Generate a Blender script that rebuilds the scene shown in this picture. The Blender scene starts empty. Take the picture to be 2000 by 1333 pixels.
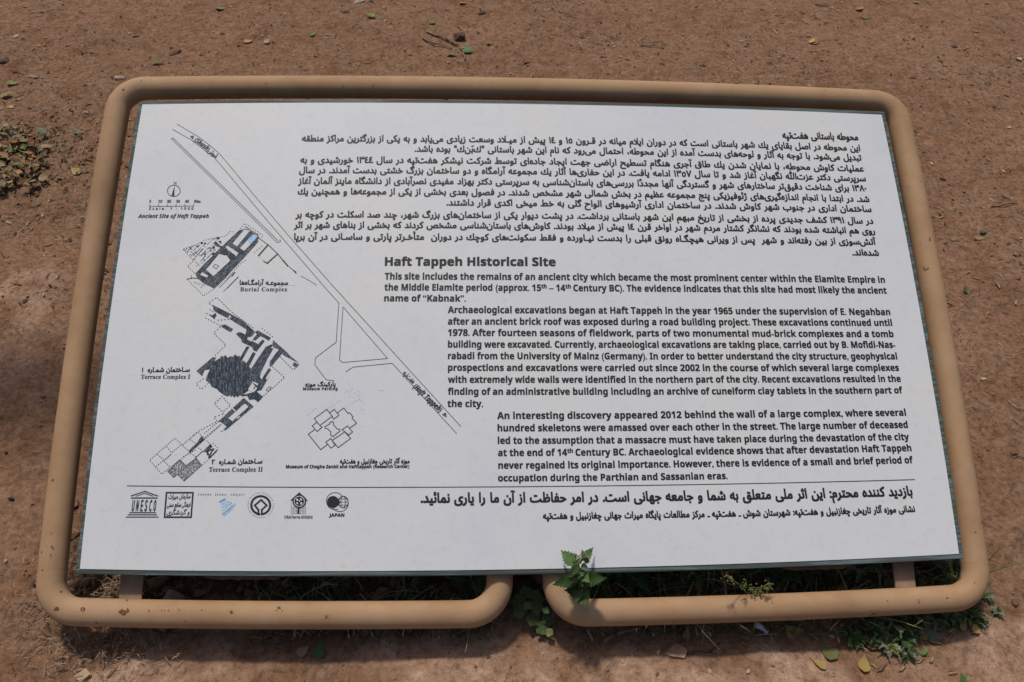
import bpy, math, random
import numpy as np
from mathutils import Vector, Matrix
from mathutils.geometry import tessellate_polygon, delaunay_2d_cdt as cdt
random.seed(7); rng = np.random.default_rng(11)
S = bpy.context.scene; C = S.collection

# ------------------------------------------------------------------ camera, sky, sun, exposure
TAU = math.radians(26.0)                 # slope of the sign board
HB = 0.122                               # height of the board's lower edge over the ground
BH = 0.8322; BW = 1.4                    # board size in metres
FPX = 1614.0                             # focal length in pixels of the 2000 px wide photograph
CAMP = np.array([-0.10010792, -0.46554742, 1.34504762])
RP = np.array([[0.99860474, -0.01769658, 0.04975353],
               [-0.0020537, -0.95447819, -0.29827365],
               [0.05276708, 0.2977553, -0.95318278]])
ct, st = math.cos(TAU), math.sin(TAU)
MP = np.array([[1, 0, 0], [0, ct, -st], [0, st, ct]])
ORG = MP @ np.array([0, BH / 2, 0]) + np.array([0, 0, HB])
def p2w(P): return MP @ np.asarray(P, float) + ORG          # board frame -> world
CAM = p2w(CAMP)
cam = bpy.data.cameras.new('camera'); co = bpy.data.objects.new('camera', cam); C.objects.link(co)
cam.sensor_width = 36; cam.lens = FPX / 2000 * 36; cam.clip_start = 0.02; cam.clip_end = 500
ax = MP @ RP[0]; ay = MP @ (-RP[1]); az = MP @ (-RP[2])
mw = Matrix.Identity(4)
for i in range(3):
    mw[i][0], mw[i][1], mw[i][2], mw[i][3] = ax[i], ay[i], az[i], CAM[i]
co.matrix_world = mw
S.camera = co
SUN_EL = math.radians(67); SUN_AZ = math.radians(-27)        # azimuth from +Y (behind the board) towards +X
sdir = Vector((math.sin(SUN_AZ) * math.cos(SUN_EL), math.cos(SUN_AZ) * math.cos(SUN_EL), math.sin(SUN_EL)))
w = bpy.data.worlds.new('World'); S.world = w; w.use_nodes = True
nt = w.node_tree; bg = nt.nodes['Background']
sky = nt.nodes.new('ShaderNodeTexSky'); sky.sky_type = 'NISHITA'; sky.sun_disc = False
sky.sun_elevation = SUN_EL; sky.sun_rotation = SUN_AZ; sky.dust_density = 4.0; sky.air_density = 1.0
nt.links.new(sky.outputs[0], bg.inputs[0]); bg.inputs[1].default_value = 0.075
sl = bpy.data.lights.new('sun', 'SUN'); so = bpy.data.objects.new('sun', sl); C.objects.link(so)
sl.energy = 2.3; sl.angle = math.radians(4.5); sl.color = (1.0, 0.94, 0.85)
so.rotation_euler = sdir.to_track_quat('Z', 'Y').to_euler()
S.view_settings.view_transform = 'Standard'; S.view_settings.look = 'None'
S.view_settings.gamma = 1; S.view_settings.use_curve_mapping = False
S.view_settings.exposure = 0.0

# ------------------------------------------------------------------ helpers
def tag(o, label=None, cat=None, group=None, kind=None):
    if label: o['label'] = label
    if cat: o['category'] = cat
    if group: o['group'] = group
    if kind: o['kind'] = kind
    return o
def mesh_obj(name, verts, faces, mats=None, parent=None, smooth=False, mi=None):
    me = bpy.data.meshes.new(name)
    me.from_pydata([tuple(v) for v in verts] if not isinstance(verts, np.ndarray) else verts.tolist(), [], faces)
    for m in (mats if isinstance(mats, (list, tuple)) else [mats]):
        if m: me.materials.append(m)
    if mi is not None: me.polygons.foreach_set('material_index', mi)
    if smooth: me.polygons.foreach_set('use_smooth', [True] * len(me.polygons))
    me.update()
    o = bpy.data.objects.new(name, me); C.objects.link(o)
    if parent: o.parent = parent
    return o
def empty(name, loc=(0, 0, 0)):
    o = bpy.data.objects.new(name, None); C.objects.link(o); o.location = loc; o.empty_display_size = .05
    return o
def keep(o, parent):                     # parent an object built in world coordinates
    o.parent = parent; o.matrix_parent_inverse = Matrix.Translation(parent.location).inverted(); return o

class Nodes:
    def __init__(s, name):
        s.m = bpy.data.materials.new(name); s.m.use_nodes = True; s.t = s.m.node_tree
        s.b = s.t.nodes['Principled BSDF']; s.n = s.t.nodes; s.l = s.t.links
        s.co = s.n.new('ShaderNodeTexCoord')
    def noise(s, scale, detail=4, rough=.5, vec=None, dist=0):
        n = s.n.new('ShaderNodeTexNoise'); n.inputs['Scale'].default_value = scale
        n.inputs['Detail'].default_value = detail; n.inputs['Roughness'].default_value = rough
        n.inputs['Distortion'].default_value = dist
        s.l.new(vec if vec else s.co.outputs['Object'], n.inputs['Vector']); return n.outputs['Fac']
    def mapping(s, scale, rot=(0, 0, 0)):
        n = s.n.new('ShaderNodeMapping'); n.inputs['Scale'].default_value = scale; n.inputs['Rotation'].default_value = rot
        s.l.new(s.co.outputs['Object'], n.inputs['Vector']); return n.outputs[0]
    def ramp(s, fac, stops):
        n = s.n.new('ShaderNodeValToRGB'); e = n.color_ramp.elements
        while len(e) < len(stops): e.new(.5)
        for i, (p, c) in enumerate(stops):
            e[i].position = p; e[i].color = (c if len(c) == 4 else (*c, 1)) if isinstance(c, tuple) else (c, c, c, 1)
        s.l.new(fac, n.inputs[0]); return n.outputs[0]
    def mix(s, fac, a, b, mode='MIX'):
        n = s.n.new('ShaderNodeMix'); n.data_type = 'RGBA'; n.blend_type = mode
        for v, i in ((fac, 0), (a, 6), (b, 7)):
            if isinstance(v, (int, float)): n.inputs[i].default_value = v
            elif isinstance(v, tuple): n.inputs[i].default_value = (*v, 1)
            else: s.l.new(v, n.inputs[i])
        return n.outputs[2]
    def math(s, op, a, b=0):
        n = s.n.new('ShaderNodeMath'); n.operation = op
        for v, i in ((a, 0), (b, 1)):
            if isinstance(v, (int, float)): n.inputs[i].default_value = v
            else: s.l.new(v, n.inputs[i])
        return n.outputs[0]
    def color(s, c):
        if isinstance(c, tuple): s.b.inputs['Base Color'].default_value = (*c, 1)
        else: s.l.new(c, s.b.inputs['Base Color'])
    def rough(s, v, spec=.5):
        if isinstance(v, float): s.b.inputs['Roughness'].default_value = v
        else: s.l.new(v, s.b.inputs['Roughness'])
        s.b.inputs['Specular IOR Level'].default_value = spec
    def bump(s, h, strength=.3, dist=.002):
        n = s.n.new('ShaderNodeBump'); n.inputs['Strength'].default_value = strength
        n.inputs['Distance'].default_value = dist; s.l.new(h, n.inputs['Height']); s.l.new(n.outputs[0], s.b.inputs['Normal'])
def simple(name, c, r=.7, var=.25, scale=60, spec=.3):
    k = Nodes(name); f = k.noise(scale, 3)
    k.color(k.ramp(f, [(.3, tuple(x * (1 - var) for x in c)), (.7, tuple(min(1, x * (1 + var)) for x in c))])); k.rough(r, spec)
    return k.m

# lens curve of the photograph: straight lines on the board bow a little
KD = 4.3e-8
def dist(p):
    x, y = p[0] - 1000, p[1] - 666.5; r2 = x * x + y * y; f = 1 - KD * r2; return (1000 + x * f, 666.5 + y * f)
def und(p):
    x, y = p[0] - 1000, p[1] - 666.5; ux, uy = x, y
    for _ in range(6):
        f = 1 - KD * (ux * ux + uy * uy); ux, uy = x / f, y / f
    return (1000 + ux, 666.5 + uy)
def bowed(A, B, s):
    a, b = und(A), und(B); return dist((a[0] + (b[0] - a[0]) * s, a[1] + (b[1] - a[1]) * s))
def pt(p, z=0.0):                        # photo pixel -> point on the board (board frame)
    d = RP.T @ np.array([(p[0] - 1000) / FPX, (p[1] - 666.5) / FPX, 1]); s = (z - CAMP[2]) / d[2]
    return CAMP + s * d
def ray(p): return MP @ (RP.T @ np.array([(p[0] - 1000) / FPX, (p[1] - 666.5) / FPX, 1]))
def at_y(p, y):                          # photo pixel -> point in the upright plane Y = y
    d = ray(p); return CAM + d * (y - CAM[1]) / d[1]
def at_z(p, z):
    d = ray(p); return CAM + d * (z - CAM[2]) / d[2]

# value noise
LAT = rng.random((256, 256))
def vn(x, y, f, ox=0.0):
    x = np.asarray(x) * f + 37.3 + ox; y = np.asarray(y) * f + 11.7 + ox * 1.7
    xi = np.floor(x).astype(int); yi = np.floor(y).astype(int); fx = x - xi; fy = y - yi
    fx = fx * fx * (3 - 2 * fx); fy = fy * fy * (3 - 2 * fy)
    a = LAT[xi & 255, yi & 255]; b = LAT[(xi + 1) & 255, yi & 255]; c = LAT[xi & 255, (yi + 1) & 255]; d = LAT[(xi + 1) & 255, (yi + 1) & 255]
    return (a * (1 - fx) + b * fx) * (1 - fy) + (c * (1 - fx) + d * fx) * fy
def sstep(a, b, x):
    t = np.clip((x - a) / (b - a), 0, 1); return t * t * (3 - 2 * t)
def crust(x, y):                         # pale trodden crust, mostly in front of the sign
    x = np.asarray(x, float); y = np.asarray(y, float)
    n = .5 * vn(x, y, 4.2, 5) + .3 * vn(x, y, 11, 9) + .2 * vn(x, y, 31, 2)
    front = sstep(.02, -.10, y)
    side = sstep(.82, 1.1, np.abs(x)) * sstep(.9, .35, y) * .55
    left = np.exp(-((x + 1.35) ** 2 + (y - .75) ** 2 * 6) / .08) * .5
    b = np.clip(front * .75 + side * .6 + left, 0, .85)
    return sstep(.55, .75, n * .9 + b * .38) * sstep(.0, .35, b) * .9
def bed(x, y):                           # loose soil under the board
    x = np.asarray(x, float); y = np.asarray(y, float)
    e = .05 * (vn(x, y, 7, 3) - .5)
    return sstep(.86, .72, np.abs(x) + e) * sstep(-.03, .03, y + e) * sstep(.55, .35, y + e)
def hgt(x, y):
    x = np.asarray(x, float); y = np.asarray(y, float)
    c = crust(x, y); b = bed(x, y)
    h = .030 * (vn(x, y, 1.3) - .5) + .014 * (vn(x, y, 4.1) - .5) + (.007 * (vn(x, y, 13) - .5) + .006 * (vn(x, y, 33) - .5) * (1 - .6 * c)
        + .0048 * (vn(x, y, 71) - .5) * (1 - .7 * c)) * (1 + 1.2 * b)
    cl = vn(x, y, 38, 4) ; cl2 = vn(x, y, 60, 8)
    h += b * (.016 * np.abs(cl - .5) * 2 + .01 * np.abs(cl2 - .5) * 2 - .012)
    h += .0025 * c
    # scuffed ridges at the left
    h += .010 * np.exp(-((y - .75 - .25 * (x + 1.3)) / .09) ** 2) * sstep(-.95, -1.15, x)
    return h
def gz(x, y): return float(hgt(x, y))
def gp(p, up=0.0):                       # photo pixel -> point on the ground
    z = 0.0
    for _ in range(5):
        q = at_z(p, z); z = gz(q[0], q[1])
    q = at_z(p, z + up); return Vector(q)

# ------------------------------------------------------------------ ground
def ground_mat():
    k = Nodes('red brown earth')
    a = k.n.new('ShaderNodeAttribute'); a.attribute_name = 'crust'; cr = a.outputs['Fac']
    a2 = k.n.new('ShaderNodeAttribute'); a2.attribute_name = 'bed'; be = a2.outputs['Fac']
    n1 = k.noise(2.3, 6, .62); n2 = k.noise(14, 6, .65); n3 = k.noise(95, 4, .6); n4 = k.noise(420, 2, .6)
    soil = k.ramp(n1, [(.33, (.150, .071, .035)), (.5, (.202, .103, .054)), (.68, (.255, .143, .082))])
    soil = k.mix(k.ramp(n2, [(.3, 0.0), (.62, .75)]), soil, (.275, .168, .110))
    soil = k.mix(k.ramp(n2, [(.56, 0.0), (.72, .6)]), soil, (.13, .068, .038))
    vor = k.n.new('ShaderNodeTexVoronoi'); vor.inputs['Scale'].default_value = 55; k.l.new(k.co.outputs['Object'], vor.inputs['Vector'])
    pale = k.ramp(n2, [(.34, (.27, .155, .095)), (.52, (.41, .258, .175)), (.68, (.50, .34, .25))])
    mid = k.noise(34, 7, .75, dist=.6)
    soil = k.mix(.7, soil, k.ramp(mid, [(.30, .45), (.48, .95), (.70, 1.35)]), 'MULTIPLY')
    col = k.mix(cr, soil, pale)
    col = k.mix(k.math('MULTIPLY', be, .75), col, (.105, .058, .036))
    col = k.mix(.55, col, k.ramp(n3, [(.30, .3), (.50, 1.0), (.72, 1.5)]), 'MULTIPLY')
    col = k.mix(.35, col, k.ramp(n4, [(.3, .4), (.6, 1.2)]), 'MULTIPLY')
    k.color(col); k.rough(.95, .12)
    h = k.math('ADD', k.math('ADD', k.math('MULTIPLY', n3, 1.0), k.math('MULTIPLY', n4, .45)), k.math('MULTIPLY', mid, 1.4))
    k.bump(h, .8, .005)
    return k.m
MG = ground_mat()
def axis(lo, a, b, hi, d, steps):
    core = list(np.arange(a, b, d)); r = []
    for i in range(1, steps + 1):
        r.append((i / steps) ** 2.6)
    return np.array([a - (a - lo) * t for t in reversed(r)] + core + [core[-1] + (hi - core[-1]) * t for t in r])
def build_ground():
    X = axis(-60, -2.35, 2.75, 60, .0105, 42)
    y1 = list(np.arange(-.35, .9, .0072)); y2 = list(np.arange(.9, 3.2, .0125))
    far = [3.2 + 70 * ((i + 1) / 36) ** 2.6 for i in range(36)]
    near = [-.35 - 30 * ((i + 1) / 24) ** 2.6 for i in range(24)][::-1]
    Y = np.array(near + y1 + y2 + far)
    gx, gy = np.meshgrid(X, Y); H = hgt(gx, gy)
    nx, ny = len(X), len(Y)
    V = np.stack([gx, gy, H], -1).reshape(-1, 3)
    i = np.arange((ny - 1) * nx).reshape(ny - 1, nx)[:, :-1].ravel()
    F = np.stack([i, i + 1, i + 1 + nx, i + nx], 1)
    me = bpy.data.meshes.new('ground'); me.vertices.add(len(V)); me.vertices.foreach_set('co', V.ravel())
    me.loops.add(F.size); me.loops.foreach_set('vertex_index', F.ravel())
    me.polygons.add(len(F)); me.polygons.foreach_set('loop_start', np.arange(0, F.size, 4)); me.polygons.foreach_set('loop_total', np.full(len(F), 4))
    me.polygons.foreach_set('use_smooth', np.ones(len(F), bool))
    me.update(); me.validate()
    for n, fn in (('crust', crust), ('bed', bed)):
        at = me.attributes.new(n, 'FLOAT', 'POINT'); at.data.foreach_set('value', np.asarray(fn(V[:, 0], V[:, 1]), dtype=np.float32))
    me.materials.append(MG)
    o = bpy.data.objects.new('ground', me); C.objects.link(o); tag(o, kind='structure'); return o
build_ground()

# ------------------------------------------------------------------ sign materials
def tube_mat():
    k = Nodes('tan tube paint')
    n = k.noise(9, 5, .6); n2 = k.noise(55, 4, .6); n3 = k.noise(160, 3, .6)
    c = k.ramp(n, [(.3, (.33, .198, .105)), (.5, (.395, .246, .136)), (.7, (.44, .287, .172))])
    c = k.mix(k.ramp(n2, [(.45, 0.0), (.75, .35)]), c, (.33, .19, .10))
    rust = k.math('MULTIPLY', k.ramp(n2, [(.68, 0.0), (.70, 1.0)]), k.ramp(k.noise(7, 2), [(.5, 0.0), (.62, 1.0)]))
    vo = k.n.new('ShaderNodeTexVoronoi'); vo.inputs['Scale'].default_value = 42; vo.inputs['Randomness'].default_value = 1; k.l.new(k.co.outputs['Object'], vo.inputs['Vector'])
    sepc = k.n.new('ShaderNodeSeparateColor'); k.l.new(vo.outputs['Color'], sepc.inputs[0])
    thr = k.math('MULTIPLY', k.math('SUBTRACT', sepc.outputs[0], .72), .42)
    speck = k.math('MULTIPLY', k.math('LESS_THAN', vo.outputs['Distance'], thr), .85)
    dust = k.noise(26, 5, .7)
    c = k.mix(k.ramp(dust, [(.48, 0.0), (.75, .5)]), c, (.40, .28, .19))
    scr = k.noise(60, 3, .6, vec=k.mapping((.25, 3, 3)))
    c = k.mix(k.ramp(scr, [(.68, 0.0), (.74, .35)]), c, (.25, .15, .09))
    c = k.mix(k.math('MAXIMUM', rust, speck), c, (.13, .055, .03))
    k.color(c); k.rough(k.ramp(dust, [(.3, .58), (.7, .8)]), .2); k.bump(k.math('ADD', n3, k.math('MULTIPLY', rust, -1.5)), .16, .001); return k.m
MT = tube_mat()
def sheet_mat():
    k = Nodes('weathered white print sheet')
    n = k.noise(4, 6, .6); n2 = k.noise(60, 6, .72); n3 = k.noise(230, 3, .7); n4 = k.noise(22, 5, .7)
    c = k.ramp(n, [(.3, (.595, .622, .665)), (.5, (.64, .655, .68)), (.72, (.66, .66, .645))])
    c = k.mix(k.ramp(n2, [(.52, 0.0), (.74, .36)]), c, (.50, .47, .41))
    c = k.mix(k.math('MULTIPLY', k.ramp(n3, [(.58, 0.0), (.76, .65)]), k.ramp(n4, [(.45, 0.0), (.65, 1.0)])), c, (.40, .34, .25))
    c = k.mix(k.ramp(k.noise(310, 1), [(.80, 0.0), (.82, .7)]), c, (.25, .20, .14))
    k.color(c); k.rough(.5, .3); return k.m
MS = sheet_mat()
def rim_mat():
    k = Nodes('grey green board edge')
    n = k.noise(5, 5, .7, vec=k.mapping((1, 40, 40))); n2 = k.noise(40, 4, .6)
    c = k.ramp(n, [(.38, (.045, .062, .057)), (.52, (.075, .098, .09)), (.60, (.15, .215, .23)), (.66, (.085, .105, .098))])
    c = k.mix(k.ramp(n2, [(.4, 0.0), (.7, .35)]), c, (.10, .09, .075))
    k.color(c); k.rough(.6, .2); return k.m
MR = rim_mat()
def ink(name, c, r=.5):
    k = Nodes(name); f = k.noise(420, 2); k.color(k.ramp(f, [(.35, c), (.8, tuple(x * 1.9 + .012 for x in c))])); k.rough(r, .3); return k.m
INK = ink('dark printing ink', (.011, .012, .017)); INKL = ink('thin line ink', (.05, .065, .085)); INKB = ink('blue grey ink', (.013, .022, .037))
INKG = ink('grey ink', (.13, .15, .18)); BLUE = ink('sky blue ink', (.27, .43, .60)); BLUEP = ink('pale blue ink', (.44, .535, .63)); BLUED = ink('strong blue ink', (.08, .25, .55))
INKH = ink('streaky hatch ink', (.17, .20, .24)); INKR = ink('faded ink', (.10, .115, .14))
MBAR = simple('brown bar with painted shade', (.27, .165, .105), .7, .3, 30)  # bar brown is darkened to carry the shade under the board
MWOOD = simple('orange brown adhesive strip', (.17, .085, .045), .6, .3, 40)

# ------------------------------------------------------------------ the sign
sign = empty('information_sign', (0, 0, 0))
sign.rotation_euler = (TAU, 0, 0); sign.location = tuple(ORG)
tag(sign, 'large white information board with Persian and English text in a tan tube frame', 'sign')
ZS = 0.0                                  # sheet top is board-frame z = 0
def slab(name, corners, ztop, zbot, mat, n=24, bev=0.0):
    ring = []
    for i in range(4):
        A, B = corners[i], corners[(i + 1) % 4]
        for j in range(n): ring.append(bowed(A, B, j / n))
    top = [pt(p, 0.0) for p in ring]; N = len(top)
    c = sum(top) / N
    V = []; F = []
    def lvl(s, z):
        for q in top:
            d = q - c; L = np.linalg.norm(d[:2]); V.append((q[0] - d[0] / L * s, q[1] - d[1] / L * s, z))
    lvl(bev, ztop); lvl(0, ztop - bev); lvl(0, zbot)
    V.append((c[0], c[1], ztop)); V.append((c[0], c[1], zbot))
    for r in range(2):
        for i in range(N):
            j = (i + 1) % N; F.append((r * N + i, (r + 1) * N + i, (r + 1) * N + j, r * N + j))
    for i in range(N):
        j = (i + 1) % N; F.append((3 * N, i, j)) ; F.append((3 * N + 1, 2 * N + j, 2 * N + i))
    o = mesh_obj(name, V, F, mat, sign); 
    import bmesh
    bm = bmesh.new(); bm.from_mesh(o.data); bmesh.ops.recalc_face_normals(bm, faces=bm.faces); bm.to_mesh(o.data); bm.free()
    return o
slab('backing_board', [(271.5, 197.5), (1728.5, 217.5), (1883.5, 1091.5), (147, 1121)], -.0012, -.010, MR, bev=.0012)
sheet = slab('printed_sheet', [(278, 204.5), (1722, 224.5), (1873, 1082), (156, 1111.5)], ZS, -.0018, MS)
def strip(name, A, B, w, z, mat, parent, t=.003):
    a, b = pt(A, z), pt(B, z); n = 14; V = []; F = []
    for i in range(n + 1):
        s = i / n; p = pt(bowed(A, B, s), z); ww = w * (1 + .12 * math.sin(i * 2.3)) * (min(s, 1 - s, .12) / .12 + .1)
        V += [(p[0], p[1], z), (p[0], p[1] - ww, z), (p[0], p[1] - ww, z - t), (p[0], p[1], z - t)]
    for i in range(n):
        for k in range(4):
            F.append((i * 4 + k, i * 4 + (k + 1) % 4, (i + 1) * 4 + (k + 1) % 4, (i + 1) * 4 + k))
    return mesh_obj(name, V, F, mat, parent)
strip('adhesive_strip', (392, 1123), (560, 1124), .006, -.011, MWOOD, sign)
strip('adhesive_strip', (1525, 1106.5), (1665, 1102), .006, -.011, MWOOD, sign)

# tube frame
TR_ = 0.0212; ZT = -.034
def fillet(pts, r, seg=12):
    out = [pts[0]]
    for i in range(1, len(pts) - 1):
        p, a, b = pts[i], pts[i - 1], pts[i + 1]
        u = (a - p) / np.linalg.norm(a - p); v = (b - p) / np.linalg.norm(b - p)
        ang = math.acos(max(-1, min(1, float(u @ v))))
        if ang > math.radians(160): out.append(p); continue
        t = r / math.tan(ang / 2); c = p + (u + v) / np.linalg.norm(u + v) * (r / math.sin(ang / 2))
        s0 = p + u * t - c; s1 = p + v * t - c; om = math.acos(max(-1, min(1, float(s0 @ s1) / r / r)))
        for k in range(seg + 1):
            q = k / seg; out.append(c + (math.sin((1 - q) * om) * s0 + math.sin(q * om) * s1) / math.sin(om))
    out.append(pts[-1]); return out
def tube(name, pts, r, mat, parent=None, sides=28, cap=True, rad=None):
    P = [np.asarray(p, float) for p in pts]; V = []; F = []; n = len(P)
    T = []
    for i in range(n):
        d = P[min(i + 1, n - 1)] - P[max(i - 1, 0)]; T.append(d / (np.linalg.norm(d) + 1e-12))
    u = np.cross(T[0], [0.13, .2, 1.0]); u /= np.linalg.norm(u)
    for i in range(n):
        u = u - T[i] * (u @ T[i]); u /= np.linalg.norm(u); v = np.cross(T[i], u)
        rr = rad[i] if rad is not None else r
        for k in range(sides):
            a = 2 * math.pi * k / sides; V.append(P[i] + (u * math.cos(a) + v * math.sin(a)) * rr)
    for i in range(n - 1):
        for k in range(sides):
            k2 = (k + 1) % sides; F.append((i * sides + k, i * sides + k2, (i + 1) * sides + k2, (i + 1) * sides + k))
    if cap:
        F.append(tuple(range(sides))[::-1]); F.append(tuple((n - 1) * sides + k for k in range(sides)))
    return mesh_obj(name, V, F, mat, parent, smooth=True)
frame_px = [(976, 1020), (976, 1199), (95, 1194), (237, 174), (1749, 200.5), (1911, 1166), (1085, 1198.5), (1085, 1020)]
poly = []
for i in range(len(frame_px) - 1):
    A, B = frame_px[i], frame_px[i + 1]; L = math.dist(A, B); n = max(1, int(L / 110))
    for j in range(n): poly.append(pt(bowed(A, B, j / n), ZT))
poly.append(pt(frame_px[-1], ZT))
# the two ends turn down behind the board into the ground
def post_tail(p):
    g = np.array([0, -st, -ct]) ; e = p + np.array([0, .05, 0]); return [e, e + np.array([0, -st, -ct]) * .62]
t0 = post_tail(poly[0]); t1 = post_tail(poly[-1])
path = [t0[1], t0[0]] + poly + [t1[0], t1[1]]
path = fillet(path, .05)
frame = tube('tube_frame', path, TR_, MT, sign)
seams = [((1757, 237), (1763, 262)), ((1900, 1100), (1895, 1080)), ((224, 240), (220, 262)), ((287, 174), (310, 174)), ((1698, 197.5), (1675, 196.5)), ((112, 1112), (116, 1090)), ((172, 1196), (200, 1196)), ((1852, 1169.5), (1830, 1170.5))]
for A, B in seams:
    a0 = pt(A, ZT); best = None
    for u_, v_ in zip(path[:-1], path[1:]):
        e_ = v_ - u_; t_ = min(1, max(0, float((a0 - u_) @ e_) / float(e_ @ e_))); c_ = u_ + e_ * t_; dd_ = float(np.linalg.norm(a0 - c_))
        if best is None or dd_ < best[0]: best = (dd_, c_, e_ / np.linalg.norm(e_))
    a, d = best[1], best[2]
    tube('weld_seam', [a - d * .0008, a, a + d * .0008], TR_, MT, sign, sides=28, cap=False, rad=[TR_ + .0001, TR_ + .00035, TR_ + .0001])
def box(name, c, mat, parent):           # c: 8 corners
    return mesh_obj(name, c, [(0, 1, 2, 3), (7, 6, 5, 4), (0, 4, 5, 1), (1, 5, 6, 2), (2, 6, 7, 3), (3, 7, 4, 0)], mat, parent)
for (xa, xb, ta, tb) in (((232, 1172), (276, 1172), (299, 215), (330, 215)), ((1750, 1150), (1789, 1150), (1655, 235), (1686, 236))):
    zt, zb = -.030, -.034
    bl, br, tl, tr = pt(xa, zt), pt(xb, zt), pt(ta, zt), pt(tb, zt)
    lo = [bl, br, tr, tl]
    box('support_bar', [tuple(q[:2]) + (zt,) for q in lo] + [tuple(q[:2]) + (zb,) for q in lo], MBAR, sign)

# ------------------------------------------------------------------ print on the sheet
ZP = .0003
class Ink:
    """collects flat printed shapes; every shape sits a hair above the one before"""
    def __init__(s): s.V = []; s.F = []; s.M = []; s.k = 0
    def add(s, pts, faces, z, m):
        b = len(s.V); s.k += 1; zz = ZP + z * .0001 + (s.k % 9) * .000006
        s.V += [(p[0], p[1], zz) for p in pts]; s.F += [tuple(b + i for i in f) for f in faces]; s.M += [m] * len(faces)
    def fill(s, px, z=0, m=0):
        P = [pt(p) for p in px]
        tri = tessellate_polygon([[Vector((p[0], p[1], 0)) for p in P]])
        s.add(P, tri, z, m)
    def line(s, px, w, z=0, m=0, closed=False, join=True):
        px = list(px) + ([px[0]] if closed else [])
        for A, B in zip(px[:-1], px[1:]):
            a, b = pt(A)[:2], pt(B)[:2]; L = np.linalg.norm(b - a)
            if L < 1e-6: continue
            d = (b - a) / L; ww = w * .00084 * .5; n = np.array([-d[1], d[0]]) * ww; e = d * ww if join else 0 * d
            s.add([a - e - n, b + e - n, b + e + n, a - e + n], [(0, 1, 2, 3)], z, m)
    def dots(s, px, w=2.0, gap=5.2, z=0, m=0, closed=False):
        px = list(px) + ([px[0]] if closed else [])
        for A, B in zip(px[:-1], px[1:]):
            L = math.dist(A, B); n = max(1, int(L / gap))
            for i in range(n):
                t = (i + .5) / n; x = A[0] + (B[0] - A[0]) * t; y = A[1] + (B[1] - A[1]) * t
                dx, dy = (B[0] - A[0]) / L, (B[1] - A[1]) / L
                s.line([(x - dx * w * .35, y - dy * w * .35), (x + dx * w * .35, y + dy * w * .35)], w * .62, z, m)
    def hatch(s, px, ang, gap, w, z=1, m=0, skip=0.0, jit=0.3):
        ca, sa = math.cos(ang), math.sin(ang)
        R = [(x * ca + y * sa, -x * sa + y * ca) for x, y in px]
        lo = min(r[1] for r in R); hi = max(r[1] for r in R); y = lo + gap * .5
        while y < hi:
            yy = y + random.uniform(-jit, jit) * gap; xs = []
            for (x1, y1), (x2, y2) in zip(R, R[1:] + R[:1]):
                if (y1 <= yy) != (y2 <= yy): xs.append(x1 + (yy - y1) / (y2 - y1) * (x2 - x1))
            xs.sort()
            for a, b in zip(xs[::2], xs[1::2]):
                x = a + random.uniform(.2, .8)
                while x < b - .6:
                    l = random.uniform(2.5, 11); e = min(b - .3, x + l)
                    if random.random() > skip: s.line([(x * ca - yy * sa, x * sa + yy * ca), (e * ca - yy * sa, e * sa + yy * ca)], w, z, m, join=False)
                    x = e + random.uniform(.6, 2.5)
            y += gap
    def ring(s, c, r, w, z=0, m=0, n=40, a0=0, a1=2 * math.pi, ry=None):
        ry = ry or r
        s.line([(c[0] + r * math.cos(a0 + (a1 - a0) * i / n), c[1] + ry * math.sin(a0 + (a1 - a0) * i / n)) for i in range(n + 1)], w, z, m)
    def disc(s, c, r, z=0, m=0, n=24, ry=None):
        ry = ry or r; s.fill([(c[0] + r * math.cos(2 * math.pi * i / n), c[1] + ry * math.sin(2 * math.pi * i / n)) for i in range(n)], z, m)
    def build(s, name, mats, parent=None): return mesh_obj(name, s.V, s.F, mats, parent or sheet, mi=s.M)

def sans(s):
    r = ''
    for c in s:
        o = ord(c)
        r += chr(0x1D5D4 + o - 65) if 'A' <= c <= 'Z' else chr(0x1D5EE + o - 97) if 'a' <= c <= 'z' else chr(0x1D7EC + o - 48) if '0' <= c <= '9' else c
    return r
def sansi(s):
    return ''.join(chr(0x1D63C + ord(c) - 65) if 'A' <= c <= 'Z' else chr(0x1D656 + ord(c) - 97) if 'a' <= c <= 'z' else c for c in s)
def serif(s):
    return ''.join(chr(0x1D400 + ord(c) - 65) if 'A' <= c <= 'Z' else chr(0x1D41A + ord(c) - 97) if 'a' <= c <= 'z' else chr(0x1D7CE + ord(c) - 48) if '0' <= c <= '9' else c for c in s)
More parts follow.
